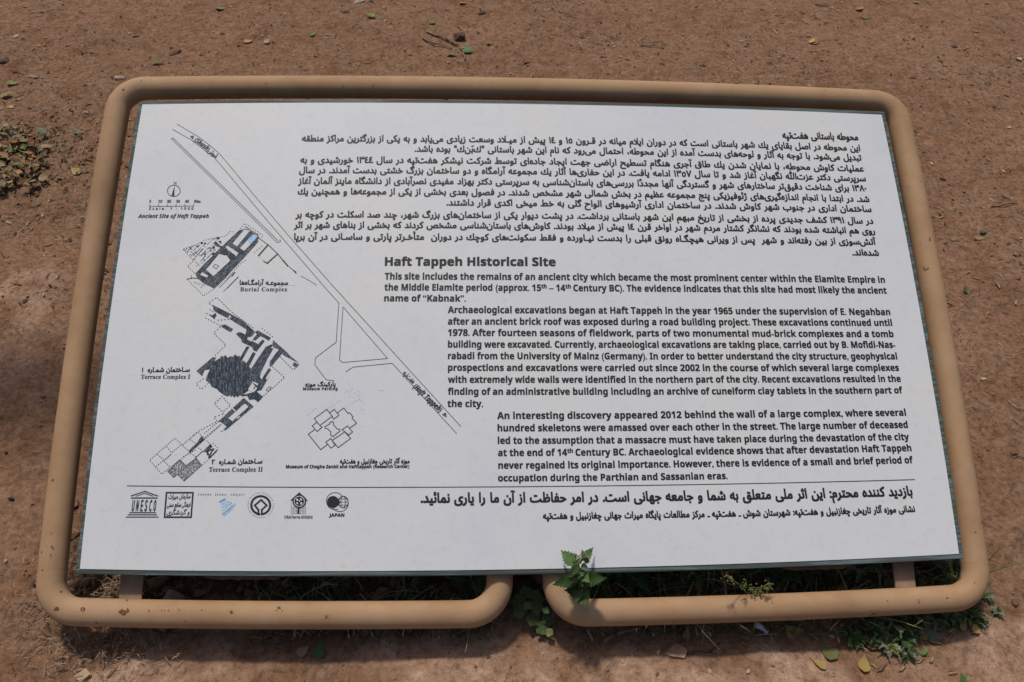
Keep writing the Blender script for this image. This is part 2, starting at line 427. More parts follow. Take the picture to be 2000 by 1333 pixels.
# Persian letters: isolated, final, initial, medial forms
AR = {'ا': (0xFE8D, 0xFE8E), 'آ': (0xFE81, 0xFE82), 'أ': (0xFE83, 0xFE84), 'ب': (0xFE8F, 0xFE90, 0xFE91, 0xFE92), 'پ': (0xFB56, 0xFB57, 0xFB58, 0xFB59),
      'ت': (0xFE95, 0xFE96, 0xFE97, 0xFE98), 'ث': (0xFE99, 0xFE9A, 0xFE9B, 0xFE9C), 'ج': (0xFE9D, 0xFE9E, 0xFE9F, 0xFEA0), 'چ': (0xFB7A, 0xFB7B, 0xFB7C, 0xFB7D),
      'ح': (0xFEA1, 0xFEA2, 0xFEA3, 0xFEA4), 'خ': (0xFEA5, 0xFEA6, 0xFEA7, 0xFEA8), 'د': (0xFEA9, 0xFEAA), 'ذ': (0xFEAB, 0xFEAC), 'ر': (0xFEAD, 0xFEAE),
      'ز': (0xFEAF, 0xFEB0), 'ژ': (0xFB8A, 0xFB8B), 'س': (0xFEB1, 0xFEB2, 0xFEB3, 0xFEB4), 'ش': (0xFEB5, 0xFEB6, 0xFEB7, 0xFEB8), 'ص': (0xFEB9, 0xFEBA, 0xFEBB, 0xFEBC),
      'ض': (0xFEBD, 0xFEBE, 0xFEBF, 0xFEC0), 'ط': (0xFEC1, 0xFEC2, 0xFEC3, 0xFEC4), 'ظ': (0xFEC5, 0xFEC6, 0xFEC7, 0xFEC8), 'ع': (0xFEC9, 0xFECA, 0xFECB, 0xFECC),
      'غ': (0xFECD, 0xFECE, 0xFECF, 0xFED0), 'ف': (0xFED1, 0xFED2, 0xFED3, 0xFED4), 'ق': (0xFED5, 0xFED6, 0xFED7, 0xFED8), 'ك': (0xFED9, 0xFEDA, 0xFB90, 0xFB91),
      'گ': (0xFB92, 0xFB93, 0xFB94, 0xFB95), 'ل': (0xFEDD, 0xFEDE, 0xFEDF, 0xFEE0), 'م': (0xFEE1, 0xFEE2, 0xFEE3, 0xFEE4), 'ن': (0xFEE5, 0xFEE6, 0xFEE7, 0xFEE8),
      'و': (0xFEED, 0xFEEE), 'ه': (0xFEE9, 0xFEEA, 0xFEEB, 0xFEEC), 'ی': (0xFBFC, 0xFBFD, 0xFBFE, 0xFBFF), 'ئ': (0xFE89, 0xFE8A, 0xFE8B, 0xFE8C), 'ـ': (0x640,) * 4}
def fa(s):
    s = s.replace('الله', '\uFDF2'); cl = []                  # clusters in reading order
    i = 0; prevjoin = False
    def nxt(j):
        return j < len(s) and s[j] in AR
    while i < len(s):
        c = s[i]
        if c == '\u200c': prevjoin = False; i += 1; continue
        if c == 'ل' and i + 1 < len(s) and s[i + 1] == 'ا':
            cl.append(chr(0xFEFC if prevjoin else 0xFEFB)); prevjoin = False; i += 2; continue
        if c in AR:
            f = AR[c]; dual = len(f) == 4; jn = dual and nxt(i + 1)
            cl.append(chr(f[3] if (jn and prevjoin) else f[2] if jn else f[1] if prevjoin else f[0])); prevjoin = jn; i += 1; continue
        if c.isdigit():
            j = i
            while j < len(s) and s[j].isdigit(): j += 1
            cl.append(''.join(s[i:j])); i = j; prevjoin = False; continue
        if c in '\u064b\u064e': cl[-1] += c; i += 1; continue
        cl.append({'(': ')', ')': '('}.get(c, c)); prevjoin = False; i += 1
    return ''.join(reversed(cl))
GC = {}
def glyphs(body, space=1.0):
    if (body, space) in GC: return GC[(body, space)]
    c = bpy.data.curves.new('text', 'FONT'); c.body = body; c.size = 1; c.resolution_u = 3; c.space_character = space; c.fill_mode = 'NONE'; c.space_word = 1.3 if any(ord(ch) > 0xFB00 and ord(ch) < 0xFFFF for ch in body) else 1.0
    o = bpy.data.objects.new('text', c); C.objects.link(o); bpy.context.view_layer.update()
    dg = bpy.context.evaluated_depsgraph_get(); me = bpy.data.meshes.new_from_object(o.evaluated_get(dg))
    P = np.empty(len(me.vertices) * 3); me.vertices.foreach_get('co', P); P = P.reshape(-1, 3)[:, :2].copy()
    E = np.empty(len(me.edges) * 2, int); me.edges.foreach_get('vertices', E); E = E.reshape(-1, 2)
    bpy.data.objects.remove(o); bpy.data.curves.remove(c); bpy.data.meshes.remove(me)
    loops = []; st_ = 0; n = len(P); linked = np.zeros(n + 1, bool)
    for e0, e1 in E:
        if abs(e0 - e1) == 1: linked[max(e0, e1)] = True
    for i in range(1, n + 1):
        if i == n or not linked[i]:
            if i - st_ > 2: loops.append(P[st_:i])
            st_ = i
    loops.sort(key=lambda l: l[:, 0].min())
    cl = []; hi = -1e9                    # glyph clusters that overlap in x
    for l in loops:
        if not cl or l[:, 0].min() > hi + .002: cl.append([l]); hi = l[:, 0].max()
        else: cl[-1].append(l); hi = max(hi, l[:, 0].max())
    VV = []; FF = []
    for g in cl:
        A = np.vstack(g); B = np.vstack([np.roll(l, -1, 0) for l in g]); base = 0; ed = []
        for l in g:
            m = len(l); ed += [(base + i, base + (i + 1) % m) for i in range(m)]; base += m
        vs, _, fs, *_ = cdt([Vector(p) for p in A], ed, [], 0, 1e-6)
        vs = np.array([tuple(v) for v in vs]); fs = np.array([f for f in fs if len(f) == 3])
        if len(fs) == 0: continue
        ce = vs[fs].mean(1)
        x, y = ce[:, 0:1], ce[:, 1:2]; ax_, ay_, bx, by = A[:, 0], A[:, 1], B[:, 0], B[:, 1]
        cr_ = (bx - ax_) * (y - ay_) - (x - ax_) * (by - ay_)
        wn = ((ay_ <= y) & (by > y) & (cr_ > 0)).sum(1) - ((ay_ > y) & (by <= y) & (cr_ < 0)).sum(1)
        fs = fs[wn != 0]; b0 = sum(len(v) for v in VV)
        VV.append(vs); FF += [tuple(int(i) + b0 for i in f) for f in fs]
    V = np.vstack(VV) if VV else np.zeros((0, 2))
    GC[(body, space)] = (V, FF); return V, FF
def runs(parts):                          # [(text, scale, rise)] joined into one line
    VV = []; FF = []; x = 0
    for t, sc, ri in parts:
        lead = len(t) - len(t.lstrip(' ')); tail = len(t) - len(t.rstrip(' '))
        V, F = glyphs(t.strip(' ')); V = V * sc
        x += lead * .26 * sc; b = sum(len(v) for v in VV); VV.append(V + np.array([x - V[:, 0].min(), ri])); FF += [tuple(i + b for i in f) for f in F]
        x += V[:, 0].max() - V[:, 0].min() + tail * .26 * sc + .05
    return np.vstack(VV), FF
def text(body, A, B, hpx, r=.52, ratio=.72, mat=None, slant=0, space=1.0, name='text_line', parent=None, nring=4, build=True, into=None, midx=0, fit=True):
    V, F = runs(body) if isinstance(body, list) else glyphs(body, space)
    if len(V) == 0: return
    V = V.copy(); V[:, 0] += slant * V[:, 1]; x0, x1 = V[:, 0].min(), V[:, 0].max()
    m = ((A[0] + B[0]) / 2, (A[1] + B[1]) / 2); dx, dy = B[0] - A[0], B[1] - A[1]; L = math.hypot(dx, dy)
    n = (dy / L * hpx, -dx / L * hpx)
    a, b = pt(A)[:2], pt(B)[:2]; dirv = (b - a) / np.linalg.norm(b - a); up = np.array([-dirv[1], dirv[0]])
    sc = np.linalg.norm(pt((m[0] + n[0], m[1] + n[1]))[:2] - pt(m)[:2]) / ratio
    tab = np.array([pt(bowed(A, B, i / 24.0))[:2] for i in range(25)])
    s = (V[:, 0] - x0) / (x1 - x0) * 24; bx = np.interp(s, range(25), tab[:, 0]); by = np.interp(s, range(25), tab[:, 1])
    P = np.stack([bx, by], 1) + V[:, 1:2] * sc * up
    off = [(0, 0)] + [(math.cos(q * 2 * math.pi / nring + .785), math.sin(q * 2 * math.pi / nring + .785)) for q in range(nring)] if r > 0 else [(0, 0)]
    k = into or Ink()
    for i, (ox, oy) in enumerate(off):
        b0 = len(k.V); z = ZP + i * .00002 + (.0001 if into else 0)
        k.V += [(p[0] + ox * r * .00084, p[1] + oy * r * .00084, z) for p in P]
        k.F += [tuple(b0 + j for j in f) for f in F]; k.M += [midx] * len(F)
    if into is None: return k.build(name, [mat or INK], parent)

def en(s, A, B, h, **k): return text(sans(s), A, B, h, **k)
def pe(s, A, B, h, **k):
    k.setdefault('r', 1.0); k.setdefault('ratio', .60); return text(fa(s), A, B, h, **k)

text(sans('Haft Tappeh Historical Site'), (752, 519.3), (1085, 520), 16.2, r=.9, name='heading_line')
en('This site includes the remains of an ancient city which became the most prominent center within the Elamite Empire in', (751.5, 546.4), (1728.6, 553), 12.6)
text([(sans('the Middle Elamite period (approx. 15'), 1, 0), (sans('th'), .62, .30), (sans(' – 14'), 1, 0), (sans('th'), .62, .30), (sans(' Century BC). The evidence indicates that this site had most likely the ancient'), 1, 0)],
     (751, 567.8), (1732, 574), 12.6)
en('name of “Kabnak”.', (750.5, 589), (909.5, 589.5), 12.6)
for s, xb, ya, yb in (('Archaeological excavations began at Haft Tappeh in the year 1965 under the supervision of E. Negahban', 1739, 611.8, 616),
        ('after an ancient brick roof was exposed during a road building project. These excavations continued until', 1742.6, 634.4, 637),
        ('1978. After fourteen seasons of fieldwork, parts of two monumental mud-brick complexes and a tomb', 1745.5, 656.4, 658.9),
        ('building were excavated. Currently, archaeological excavations are taking place, carried out by B. Mofidi-Nas-', 1749, 679.2, 679.9),
        ('rabadi from the University of Mainz (Germany). In order to better understand the city structure, geophysical', 1752.5, 701.8, 702.3),
        ('prospections and excavations were carried out since 2002 in the course of which several large complexes', 1755.8, 724.6, 724.7),
        ('with extremely wide walls were identified in the northern part of the city. Recent excavations resulted in the', 1759.5, 748, 746.2),
        ('finding of an administrative building including an archive of cuneiform clay tablets in the southern part of', 1763, 771.4, 768.6)):
    en(s, (875, ya), (xb, yb), 12.7)
en('the city.', (874, 795.3), (943, 795.3), 13)
for s, xa, xb, ya, yb in (('An interesting discovery appeared 2012 behind the wall of a large complex, where several', 971.5, 1769.8, 818.7, 812.3),
        ('hundred skeletons were amassed over each other in the street. The large number of deceased', 972, 1773.3, 842.9, 836),
        ('led to the assumption that a massacre must have taken place during the devastation of the city', 972.5, 1775.8, 867.3, 859.7),
        ('never regained its original importance. However, there is evidence of a small and brief period of', 973.5, 1783.6, 915.8, 905),
        ('occupation during the Parthian and Sassanian eras.', 973, 1421, 940.6, 936)):
    en(s, (xa, ya), (xb, yb), 13.1)
text([(sans('at the end of 14'), 1, 0), (sans('th'), .62, .30), (sans(' Century BC. Archaeological evidence shows that after devastation Haft Tappeh'), 1, 0)], (973, 891.2), (1780.4, 881.5), 13.1)

Z = '\u200c'
pe('محوطه باستانی هفت' + Z + 'تپه', (1529, 270.5), (1676, 274.4), 11, r=1.15, name='heading_line')
for s, xa, xb, ya, yb in (
    ('این محوطه در اصل بقایای یك شهر باستانی است كه در دوران ایلام میانه در قـرون ١٥ و ١٤ پیش از میـلاد وسعت زیادی می~یابد و به یكی از بزرگترین مراكز منطقه', 590, 1680, 276.5, 295.4),
    ('تبدیل می~شود. با توجه به آثار و لوحه~های بدست آمده از این محوطه، احتمال می~رود كه نام این شهر باستانی "كَبنَك" بوده باشد.', 810.5, 1682.6, 296.6, 314),
    ('عملیات كاوش محوطه، با نمایان شدن یك طاق آجری هنگام تسطیح اراضی جهت ایجاد جاده~ای توسط شركت نیشكر هفت~تپه در سال ١٣٤٤ خورشیدی و به', 587, 1687.4, 318.5, 335.6),
    ('سرپرستی دكتر عزت~الله نگهبان آغاز شد و تا سال ١٣٥٧ ادامه یافت. در این حفاری~ها آثار یك مجموعه آرامگاه و دو ساختمان بزرگ خشتی بدست آمدند. در سال', 584.6, 1691, 338.6, 354.5),
    ('١٣٨٠ برای شناخت دقیق~تر ساختارهای شهر و گستردگی آنها مجدداً بررسی~های باستان~شناسی به سرپرستی دكتر بهزاد مفیدی نصرآبادی از دانشگاه ماینز آلمان آغاز', 582.5, 1692.5, 359.6, 374),
    ('شد. در ابتدا با انجام اندازه~گیری~های ژئوفیزیكی پنج مجموعه عظیم در بخش شمالی شهر مشخص شدند. در فصول بعدی بخشی از یكی از مجموعه~ها و همچنین یك', 581.6, 1698, 380, 395),
    ('ساختمان اداری در جنوب شهر كاوش شدند. در ساختمان اداری آرشیوهای الواح گلی به خط میخی اكدی قرار داشتند.', 872.6, 1702, 401.6, 414.5),
    ('در سال ١٣٩١ كشف جدیدی پرده از بخشی از تاریخ مبهم این شهر باستانی برداشت. در پشت دیوار یكی از ساختمان~های بزرگ شهر، چند صد اسكلت در كوچه بر', 577.4, 1705.4, 425, 437.6),
    ('روی هم انباشته شده بودند كه نشانگر كشتار مردم شهر در اواخر قرن ١٤ پیش از میلاد بودند. كاوش~های باستان~شناسی مشخص كردند كه بخشی از بناهای شهر بر اثر', 574.4, 1709, 445.4, 457),
    ('آتش~سوزی از بین رفته~اند و شهر  پس از ویرانی هیچگـاه رونق قبلی را بدست نیـاورده و فقط سكونت~های كوچك در دوران  متأخـرتر پارتی و ساسـانی در آن برپا', 574.4, 1711, 468.5, 478.4),
    ('شده~اند.', 1665.5, 1716.5, 499, 500)):
    pe(s.replace('~', Z), (xa, ya), (xb, yb), 10.2)
pe('بازدید كننده محترم: این اثر ملی متعلق به شما و جامعه جهانی است. در امر حفاظت از آن ما را یاری نمائید.', (822.5, 982), (1782, 968), 15.8, r=1.35)
pe('نشانی موزه آثار تاریخی چغازنبیل و هفت~تپه: شهرستان شوش ـ هفت~تپه ـ مركز مطالعات پایگاه میراث جهانی چغازنبیل و هفت~تپه'.replace('~', Z), (1061, 1014), (1787, 1000), 10.6, r=.95)
k = Ink()
rl = [bowed((248, 949.4), (1787, 937.2), i / 24) for i in range(25)]
k.line(rl, 1.6, join=False); k.build('rule_line', [INKB])

# ---- map: roads
def cr(ox, oy, sc): return lambda *p: [(ox + a / sc, oy + b / sc) for a, b in p]
k = Ink(); RW = 1.25
k.line([(346, 243), (385, 266), (408, 283), (430, 302), (441.6, 316), (500, 386), (563, 460), (651, 560), (899.5, 833)], RW)
k.line([(337, 253), (374, 274), (419, 309), (430, 321.5), (522.6, 432), (633, 560), (662, 592.6), (656.5, 669), (616, 699.5), (615, 713), (637, 742), (652, 744.5)], RW)
k.line([(670, 600), (757, 700.6), (669, 708.5), (663, 703.5)], RW, closed=True)
k.line([(675.6, 726.5), (689.6, 717.5), (766, 710), (891.6, 847)], RW)
k.line([(334.7, 271.5), (541, 474), (547, 473), (548, 470.5), (545.5, 469)], 1.1); k.line([(334.7, 271.5), (338, 270), (543, 470.5)], 1.4)
k.fill([(370.7, 266.4), (379.7, 265.3), (376.3, 273.5)]); k.fill([(863, 810), (872.5, 816.5), (871, 806)])
k.build('map_roads', [INKL])
text(sansi('(Shush)'), (378.5, 275.5), (405.5, 296), 9.5, r=.35, mat=INKB, name='map_caption')
text(fa('شوش'), (406, 297), (421, 309), 8, r=.35, ratio=.6, mat=INKB, name='map_caption')
text(sansi('(Haft Tappeh)'), (806, 757), (858, 806), 11, r=.4, mat=INKB, name='map_caption')
text(fa('هفت' + Z + 'تپه'), (786, 730), (806, 750), 8, r=.35, ratio=.6, mat=INKB, name='map_caption')
k = Ink(); k.ring((339.6, 373.3), 12.4, 1.4, n=30, ry=11); k.fill([(341, 363.5), (340.5, 384), (334.5, 384)]); k.fill([(341, 363.5), (337.5, 384), (335.5, 383.5)], 1)
k.line([(292, 403.8), (378, 402.8)], 1.2)
for i in range(6): x = 292.3 + 17.15 * i; k.line([(x, 404), (x + .3, 399.5)], 1.2)
k.build('north_compass', [INKB])
text(serif('N'), (338.8, 361.5), (345, 361.5), 5.5, r=.1, ratio=.68, name='map_caption', mat=INKB)
k = Ink()
for i, s in enumerate(('0', '10', '20', '30', '40', '50m')):
    x = 291.7 + 17.4 * i; wd = 3.2 if i == 0 else 13 if i == 5 else 7.5
    text(serif(s), (x - (0 if i == 0 else 0), 396.3), (x + wd, 396.2), 5.0, r=.2, ratio=.68, into=k)
k.build('map_caption', [INK])
text(sans('Scale: 1 : 1000'), (291, 410.6), (377.5, 410.2), 5.0, r=.1, space=1.7, name='map_caption')
text(sansi('Ancient Site of Haft Tappeh'), (269.7, 426.2), (407.5, 426), 7.2, r=.25, name='map_caption')
pe('مجموعـه آرامگـاه' + Z + 'ها', (468, 556.5), (562, 557), 7.6, name='map_caption', r=.7)
text(serif('Burial Complex'), (469, 569.3), (561, 569.3), 7.6, r=.12, ratio=.68, space=1.12, name='map_caption')
pe('سـاختمان شمـاره  ١', (277, 727.2), (370, 726.5), 7.6, name='map_caption', r=.7)
text(serif('Terrace Complex I'), (275, 740.5), (371, 740.3), 8.2, r=.1, ratio=.68, name='map_caption')
pe('سـاختمان شمـاره  ٢', (413.5, 907), (512, 905.5), 7.8, name='map_caption', r=.7)
text(serif('Terrace Complex II'), (408, 921.8), (513, 921.5), 8.6, r=.1, ratio=.68, name='map_caption')
pe('پارکینگ موزه'.replace('ک', 'ك'), (596.5, 755), (655, 754), 6.6, name='map_caption', r=.75)
text(sans('Museum Parking'), (592, 762.6), (659, 762.2), 5.4, r=.35, space=1.15, name='map_caption')
pe('موزه آثار تاریخی چغازنبیل و هفت~تپه'.replace('~', Z), (664, 905.5), (799.5, 905), 7.6, name='map_caption', r=.7)
text(sans('Museum of Chogha Zanbil and Hafttappeh (Research Center)'), (558.5, 915), (799, 914.4), 6.2, r=.35, name='map_caption')

# ---- burial complex plan
q = cr(330, 420, 6.25); PAPER = 1; k = Ink()
outer = q((915, 175), (855, 190), (700, 335), (600, 440), (440, 590), (320, 720), (345, 770), (420, 835), (555, 900), (610, 850), (680, 780), (760, 690), (930, 510), (1060, 365), (1090, 330), (1085, 275), (990, 200), (950, 175))
k.fill(outer, 0, 0); k.hatch(outer, -.85, 1.9, .75, 1, 3, skip=.4); k.hatch(outer, .2, 2.6, .5, 2, 3, skip=.5)
for pz in (((925, 178), (985, 200), (832, 388), (778, 352)), ((955, 318), (1003, 358), (918, 442), (868, 408)), ((705, 395), (745, 398), (850, 470), (815, 512), (735, 430)),
           ((612, 482), (700, 495), (740, 545), (745, 565), (545, 750), (455, 672)), ((405, 703), (482, 745), (462, 768), (385, 735)), ((690, 390), (720, 380), (760, 420), (735, 445))):
    k.fill(q(*pz), 4, 1)
k.fill(q((1028, 237), (1082, 266), (1008, 355), (953, 318)), 5, 2)
for c, r in (((680, 460), 6.2), ((775, 512), 6.2), ((885, 455), 4.2), ((410, 775), 4)): k.disc(q(c)[0], r, 5, 0, 12)
k.line(q((565, 605), (608, 628), (582, 662), (538, 636)), 1.3, 5, 0, closed=True)
k.line(q((1090, 280), (1210, 365)), 1.4); k.line(q((1210, 365), (1330, 480), (1390, 555)), 1.8); k.line(q((1390, 555), (1452, 625)), 2.8); k.line(q((1470, 635), (1555, 717)), 1.4)
k.line(q((1520, 680), (1550, 700)), 2); k.line(q((1615, 750), (1725, 810), (1800, 860)), 1.0); k.line(q((1205, 372), (1095, 498)), 3); k.line(q((1325, 480), (1200, 592)), 2.8); k.line(q((1205, 595), (1160, 570)), 2.2)
k.dots(q((1095, 500), (1160, 570)), 1.6); k.line(q((800, 705), (615, 890)), .9); k.line(q((845, 760), (710, 895)), 1.8); k.line(q((710, 895), (665, 935)), .9)
k.dots(q((780, 700), (600, 880)), 1.3, 5); k.line(q((800, 705), (770, 745)), 2.6)
for d in (((930, 105), (1155, 255), (1115, 290)), ((930, 105), (860, 180)), ((760, 190), (690, 260), (470, 300), (290, 380), (170, 420), (300, 560), (230, 630), (320, 720)), ((220, 785), (420, 990), (555, 900)),
          ((760, 200), (805, 215)), ((1150, 370), (1030, 470)), ((945, 545), (860, 610), (700, 790)), ((420, 860), (300, 820)), ((440, 850), (380, 900))):
    k.dots(q(*d), 2.0, 5.0)
for _ in range(95):                       # stippled fringe
    t = random.random(); x = 915 + t * 185; y = 128 + t * 120 + random.uniform(0, 62); a, = q((x, y)); k.line([a, (a[0] + 1.2, a[1] + random.uniform(-1.4, 1.4))], .7, 0, 0)
reg = q((170, 425), (300, 375), (480, 320), (600, 260), (690, 310), (630, 420), (540, 490), (430, 570), (340, 650), (300, 560), (250, 490))
k.hatch(reg, -.8, 2.6, .8, 0, 0, skip=.55, jit=.9); k.hatch(reg, .7, 4.2, .8, 0, 0, skip=.7, jit=1.2)
for c, r in (((400, 345), 3), ((440, 350), 2.4), ((600, 285), 3.6), ((575, 350), 4), ((600, 375), 3.8), ((625, 330), 3), ((545, 400), 3), ((440, 480), 2.4), ((545, 480), 4), ((640, 395), 4), ((500, 405), 2)):
    c = q(c)[0]; k.disc(c, r, 0, 0, 7, ry=r * .7)
k.line(q((300, 500), (390, 400)), .9, 1, 0); k.line(q((330, 510), (410, 415)), .9, 1, 0)
k.line(q((220, 785), (290, 772), (365, 778)), 1.6); k.line(q((270, 740), (275, 780)), 1.2)
k.build('burial_complex_plan', [INKB, MS, BLUE, INKH])
k = Ink(); k.line([(563.5, 556.3), (575, 556.5)], 3.2); k.build('map_tint', [BLUEP])

# ---- terrace complex I
q = cr(260, 570, 4.444); k = Ink()
def dark(pts, ang=-1.4, gap=2.1, skip=.45, wv=.62, grey=None):
    P = q(*pts); k.fill(P, 0, 0 if grey is None else grey); k.hatch(P, ang, gap, wv, 1, 2, skip=skip)
dark(((770, 556), (785, 566), (800, 550), (822, 575), (848, 560), (868, 566), (885, 543), (905, 562), (925, 556), (940, 600), (962, 600), (1000, 640), (1030, 680), (1060, 740), (1040, 790), (1000, 860), (965, 885), (950, 912), (925, 898), (912, 918), (893, 905), (885, 922), (862, 905), (850, 915), (835, 900), (820, 912), (790, 900), (740, 862), (735, 850), (680, 825), (668, 800), (630, 768), (640, 735), (655, 700), (680, 650), (715, 600), (750, 580)), 1.57, 2.2, .5)
dark(((550, 690), (690, 570), (720, 570), (682, 672), (620, 682), (600, 735)), -.9, 1.7, .3, .65)
dark(((690, 115), (860, 200), (950, 250), (1060, 350), (1030, 390), (985, 330), (850, 245), (790, 215), (740, 190), (700, 165)), -.9, 1.9, .5)
dark(((715, 183), (690, 205), (655, 200), (690, 225), (705, 242), (725, 205))); dark(((770, 290), (800, 285), (868, 325), (850, 350), (830, 345), (765, 305)))
dark(((890, 365), (925, 350), (975, 372), (985, 330), (1045, 350), (1035, 385), (985, 402), (1085, 455), (1125, 415), (1142, 430), (1072, 520), (1050, 515), (1030, 480), (945, 440), (935, 410)), -1.0, 2.4, .6)
dark(((1060, 350), (1080, 335), (1195, 400), (1180, 427), (1105, 385), (1060, 425), (1035, 415), (1075, 372)), .4, 2.2, .5)
dark(((985, 475), (1010, 480), (942, 600), (920, 590)), -1.0, 2.6, .7); dark(((1040, 525), (1065, 535), (1002, 660), (972, 642)), -1.0, 2.6, .7)
dark(((1150, 480), (1200, 458), (1228, 475), (1170, 575), (1115, 690), (1100, 740), (1130, 780), (1105, 855), (1060, 870), (1000, 790), (1010, 690)), -1.05, 1.9, .35)
dark(((1215, 420), (1350, 540), (1325, 565), (1290, 540), (1205, 645), (1185, 655), (1185, 610), (1265, 500), (1205, 480)), -.9, 1.6, .3, .7)
dark(((1330, 530), (1440, 620), (1395, 600), (1320, 560)), -.9, 1.6, .3, .7); dark(((1395, 612), (1442, 632), (1415, 662), (1383, 637)), -.9, 1.6, .3, .7)
dark(((1180, 662), (1198, 678), (1150, 750), (1160, 770), (1195, 715), (1110, 860), (1085, 845), (1110, 780), (1135, 725)), -1.0, 2.0, .6)
dark(((1070, 865), (1128, 912), (1090, 957), (1050, 935), (1010, 942), (990, 905), (940, 910), (960, 895)), -.9, 2.6, .7)
dark(((960, 922), (1047, 997), (800, 1207), (790, 1190), (812, 1172), (760, 1130), (730, 1135)), -1.0, 1.7, .3, .7)
for pz in (((970, 972), (1002, 1000), (862, 1125), (828, 1100)), ((1005, 395), (1045, 407), (1030, 435), (990, 415)), ((1042, 782), (1088, 800), (1078, 815), (1062, 810), (1075, 845), (1045, 875), (998, 850)), ((1212, 475), (1222, 482), (1212, 497), (1198, 490)), ((840, 205), (850, 215), (835, 240), (825, 235))):
    k.fill(q(*pz), 3, 1)
k.line(q((855, 1005), (885, 1035)), 2.4, 3, 1); k.line(q((925, 1085), (905, 1100)), 2.2, 3, 1); k.line(q((1045, 800), (1065, 812), (1050, 845)), 2.2, 4, 0)
for d in (((725, 50), (870, 190), (1050, 320)), ((655, 100), (725, 50)), ((655, 100), (700, 130)), ((620, 225), (765, 300), (700, 360), (805, 465), (705, 560)), ((1110, 310), (1220, 400)), ((1270, 560), (1390, 680), (1440, 635)), ((1205, 650), (1315, 745), (1070, 960)),
          ((545, 800), (590, 850), (660, 790)), ((545, 800), (620, 750)), ((765, 900), (845, 990), (780, 1040)), ((765, 920), (705, 970), (790, 1060), (700, 1090), (735, 1130)), ((725, 1130), (560, 1215), (490, 1280)), ((770, 1145), (620, 1270)), ((820, 1180), (760, 1220)),
          ((625, 185), (690, 210)), ((725, 250), (840, 240)), ((660, 150), (700, 180))):
    k.dots(q(*d), 2.3, 5.4)
k.line(q((1180, 825), (1200, 832), (1175, 865), (1155, 855)), 1.1, closed=True)
k.build('terrace_plan', [INKB, MS, INKH])
# ---- terrace complex II
q = cr(260, 790, 6.667); k = Ink()
g = q((610, 720), (690, 800), (820, 700), (895, 795), (665, 1000), (575, 910), (530, 955), (450, 875)); k.hatch(g, 1.53, 1.15, .62, 0, 0, skip=.06, jit=.15)
k.line(g, .9, 1, 0, closed=True)
dark(((890, 410), (935, 460), (745, 630), (715, 610), (835, 500)), -.9, 1.7, .4, .6); k.line(q((905, 612), (815, 695)), 1.5)
dark(((1000, 520), (1035, 545), (985, 620), (965, 650), (945, 620), (905, 618)), -.9, 1.7, .5, .6)
k.line(q((1000, 600), (1050, 582), (1010, 640)), 2.4); k.line(q((1085, 608), (1045, 650), (1000, 692)), 2.6); k.line(q((1012, 640), (985, 690)), 2.6); k.disc(q((975, 650))[0], 2.6, 0, 0, 7); k.disc(q((1000, 690))[0], 2.4, 0, 0, 7)
for d in (((545, 440), (215, 730), (375, 910), (610, 720)), ((545, 440), (640, 535), (840, 360), (945, 462)), ((430, 545), (500, 630), (625, 530)), ((310, 650), (410, 730), (500, 640)), ((295, 815), (395, 730), (480, 820)), ((640, 535), (740, 625)), ((1095, 240), (920, 385)),
          ((1140, 270), (940, 450)), ((950, 470), (1020, 530)), ((1030, 495), (1110, 575), (1060, 640)), ((730, 630), (600, 740)), ((735, 630), (830, 690)), ((895, 795), (1000, 700)), ((735, 455), (815, 510)), ((840, 560), (900, 600)), ((820, 590), (640, 690)), ((500, 650), (420, 720))):
    k.dots(q(*d), 2.0, 4.6)
k.build('terrace_plan', [INKB, MS, INKH])
# ---- museum plan
q = cr(540, 700, 5.553); k = Ink()
for c, P in ((1, ((545, 555), (410, 655), (470, 730), (605, 630))), (0, ((580, 590), (625, 555), (678, 620), (622, 660), (600, 630))), (0, ((665, 590), (730, 540), (775, 600), (790, 590), (830, 635), (820, 650), (868, 705), (798, 757))), (1, ((770, 735), (825, 800), (785, 832), (712, 775))),
             (1, ((740, 800), (805, 870), (668, 970), (605, 890))), (1, ((590, 870), (635, 945), (590, 975), (535, 910))), (0, ((548, 940), (480, 992), (345, 825), (412, 775))), (0, ((435, 695), (388, 735), (440, 795), (495, 750), (470, 728))),
             (1, ((605, 685), (620, 700), (617, 722), (660, 770), (683, 768), (690, 790), (635, 830), (628, 842), (610, 850), (588, 832), (590, 800), (555, 765), (530, 762), (525, 742), (575, 715), (580, 700)))):
    k.line(q(*P), 1.75, closed=bool(c))
k.build('museum_plan', [INKL])
k = Ink()
for P in (((705, 195), (825, 320), (780, 390), (820, 430)), ((825, 320), (745, 370)), ((870, 350), (900, 340), (880, 400), (905, 430)), ((850, 370), (900, 400)), ((905, 440), (790, 500), (770, 495)), ((900, 440), (945, 480), (910, 530)), ((880, 515), (930, 570), (945, 555)), ((1110, 345), (1165, 355), (1130, 335)), ((930, 720), (965, 740)), ((700, 450), (540, 560)), ((430, 540), (330, 620))):
    k.line(q(*P), 1.1)
k.build('map_tint', [BLUEP])['kind'] = 'stuff'

